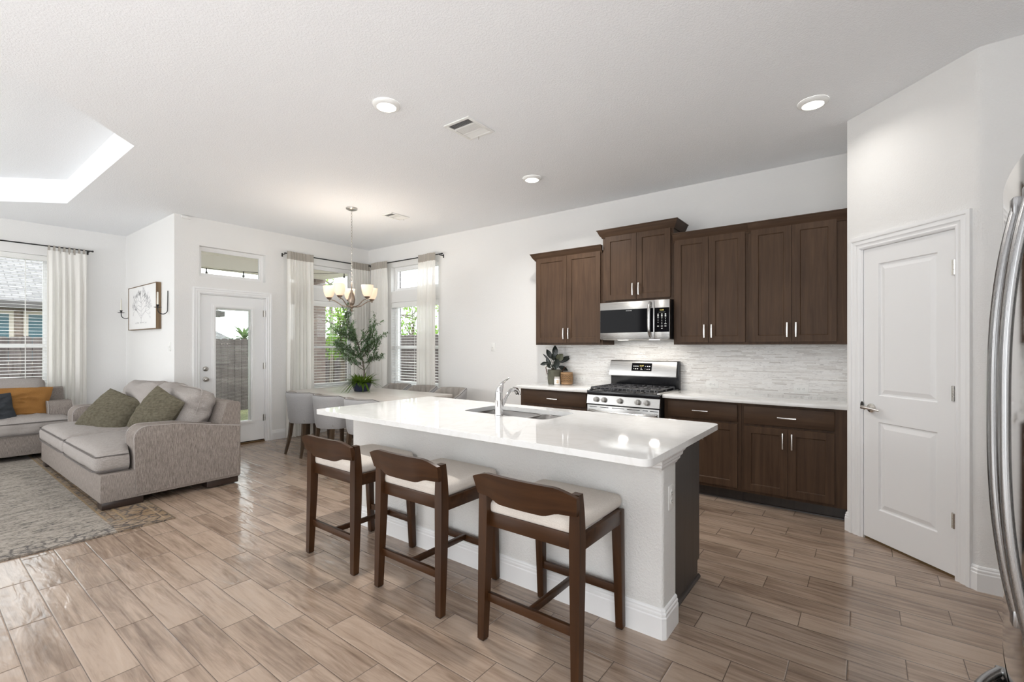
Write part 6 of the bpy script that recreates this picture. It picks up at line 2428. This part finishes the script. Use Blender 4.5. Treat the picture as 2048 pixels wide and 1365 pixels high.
# the neighbour's house beyond the fence
t = thing('neighbor_house', 'neighbor house with gray shingle roof and teal windows past the fence', 'house', (-1.0, 21.5, GZ))
HX0, HX1, HY = -10.0, 7.0, 20.0
build('wall', MB().box(HX0, HX1, HY, HY + 8, GZ, 2.72), 'brick_brown', t, 0)
rf = MB()
rf.add([(HX0 - 0.5, HY - 0.55, 2.66), (HX1 + 0.5, HY - 0.55, 2.66), (HX1 - 3.4, HY + 5.5, 5.6), (HX0 + 3.4, HY + 5.5, 5.6), (HX1 + 0.5, HY + 9, 2.66), (HX0 - 0.5, HY + 9, 2.66), ],
       [(0, 1, 2, 3), (1, 4, 2), (4, 5, 3, 2), (5, 0, 3), (0, 5, 4, 1)])
build('roof', rf, 'roof_shingles', t, 0)
build('eave', MB().box(HX0 - 0.5, HX1 + 0.5, HY - 0.60, HY - 0.53, 2.50, 2.70).box(HX0 - 0.5, HX1 + 0.5, HY - 0.53, HY, 2.50, 2.53), 'eave_dark', t, 0)
for (a, b) in ((-4.6, -3.0), (-1.3, 0.35), (1.05, 1.95), (2.35, 3.3), (4.3, 5.6)):
    w = build('window', MB().box(a - 0.1, b + 0.1, HY - 0.04, HY + 0.02, 0.82, 2.42), 'trim_tan', t, 0)
    build('pane', MB().box(a, b, HY - 0.05, HY - 0.03, 0.92, 2.32), 'house_glass', w, 0)

# second roof peeking over the fence
t = thing('neighbor_house', 'low tan house whose roof peak shows over the fence past the patio door', 'house', (9.0, 33, GZ))
build('wall', MB().box(6.2, 13, 33, 40, GZ, 1.7), 'trim_tan', t, 0)
rf = MB().add([(5.8, 32.6, 1.65), (13.4, 32.6, 1.65), (11.5, 36, 3.4), (7.4, 36, 3.4), (13.4, 40, 1.65), (5.8, 40, 1.65)], [(0, 1, 2, 3), (1, 4, 2), (4, 5, 3, 2), (5, 0, 3), (0, 5, 4, 1)])
build('roof', rf, 'roof_shingles', t, 0)


def tree(label, x, y, h, cr, seed, n=1500, zc=None, lw=0.05, mat='leaf_garden', squash=1.0):
    r2 = random.Random(seed)
    t = thing('garden_tree', label, 'tree', (x, y, GZ), group='garden trees')
    zc = h - cr * squash if zc is None else zc
    tk = MB().tube([(x, y, GZ), (x + 0.05, y, zc * 0.5), (x, y + 0.04, zc)], [0.07, 0.055, 0.035], 8)
    for k in range(14):
        d = Vector((r2.uniform(-1, 1), r2.uniform(-1, 1), r2.uniform(-0.2, 1.0))).normalized()
        s = Vector((x, y, zc - cr * 0.6 + r2.uniform(0, cr)))
        tk.tube([s, s + d * cr * 0.5, s + d * cr * 0.85], [0.022, 0.014, 0.006], 5)
    build('trunk', tk, 'bark', t, 60)
    lm = MB()
    for k in range(n):
        while True:
            p = Vector((r2.uniform(-1, 1), r2.uniform(-1, 1), r2.uniform(-1, 1)))
            if 0.15 < p.length < 1: break
        if noise.noise(p * 2.2 + Vector((seed, 0, 0))) < -0.12: continue
        p = Vector((p.x * cr, p.y * cr, p.z * cr * squash))
        d = Vector((r2.uniform(-1, 1), r2.uniform(-1, 1), r2.uniform(-1, 0.6)))
        leaf(lm, Vector((x, y, zc)) + p, d, r2.uniform(1.6, 2.6) * lw, lw, seg=2)
    tag(build('foliage', lm, mat, t, 0), kind='stuff')
    return t


tree('leafy green tree hugging the fence beyond the dining window', 6.28, 9.80, 2.6, 0.70, 3, 2200, zc=1.80, squash=1.0, lw=0.055)
tree('thin green sapling rising over the fence behind the chandelier', 6.72, 10.95, 3.2, 0.33, 8, 240, zc=2.85, lw=0.05)
tree('bushy tree behind the side fence', 9.0, 10.4, 3.0, 1.0, 12, 1700, zc=1.95, lw=0.07)
# palm top over the fence
t = thing('palm_tree', 'small palm head rising over the fence past the patio door', 'tree', (7.4, 17.5, GZ))
build('trunk', MB().tube([(7.4, 17.5, GZ), (7.4, 17.5, 1.62)], [0.16, 0.13], 8), 'bark', t)
pm = MB()
for k in range(34):
    a = rr.uniform(0, 2 * PI)
    el = rr.uniform(-0.1, 1.3)
    d = Vector((math.cos(a) * math.cos(el), math.sin(a) * math.cos(el), math.sin(el)))
    leaf(pm, Vector((7.4, 17.5, 1.60)), d, rr.uniform(0.5, 0.75), 0.10, curl=0.35, seg=4)
tag(build('fronds', pm, 'leaf_olive', t, 0), kind='stuff')

# string lights under the patio roof
t = thing('string_lights', 'string of bulbs sagging under the patio roof edge', 'string lights', (3.6, 8.9, 2.6))
cd = MB()
pa, pb_ = Vector((2.42, 9.22, 2.774)), Vector((5.22, 7.55, 2.774))
pts = []
for i in range(25):
    s = i / 24
    p = pa.lerp(pb_, s)
    p.z -= 0.12 * 4 * s * (1 - s)
    pts.append(p)
cd.tube(pts, 0.004, 5)
build('cord', cd, 'matte_black', t)
for i in range(2, 24, 4):
    p = pts[i]
    b = build('socket', MB().cyl((p.x, p.y, p.z), (p.x, p.y, p.z - 0.05), 0.009, n=8), 'matte_black', t)
    build('bulb', MB().lathe([(0.008, 0.0), (0.018, -0.018), (0.020, -0.032), (0.012, -0.05), (0.0, -0.055)], 10, Matrix.Translation((p.x, p.y, p.z - 0.05))), 'bulb_glass', b)

for o in list(bpy.data.objects):
    if '_local' in o: del o['_local']
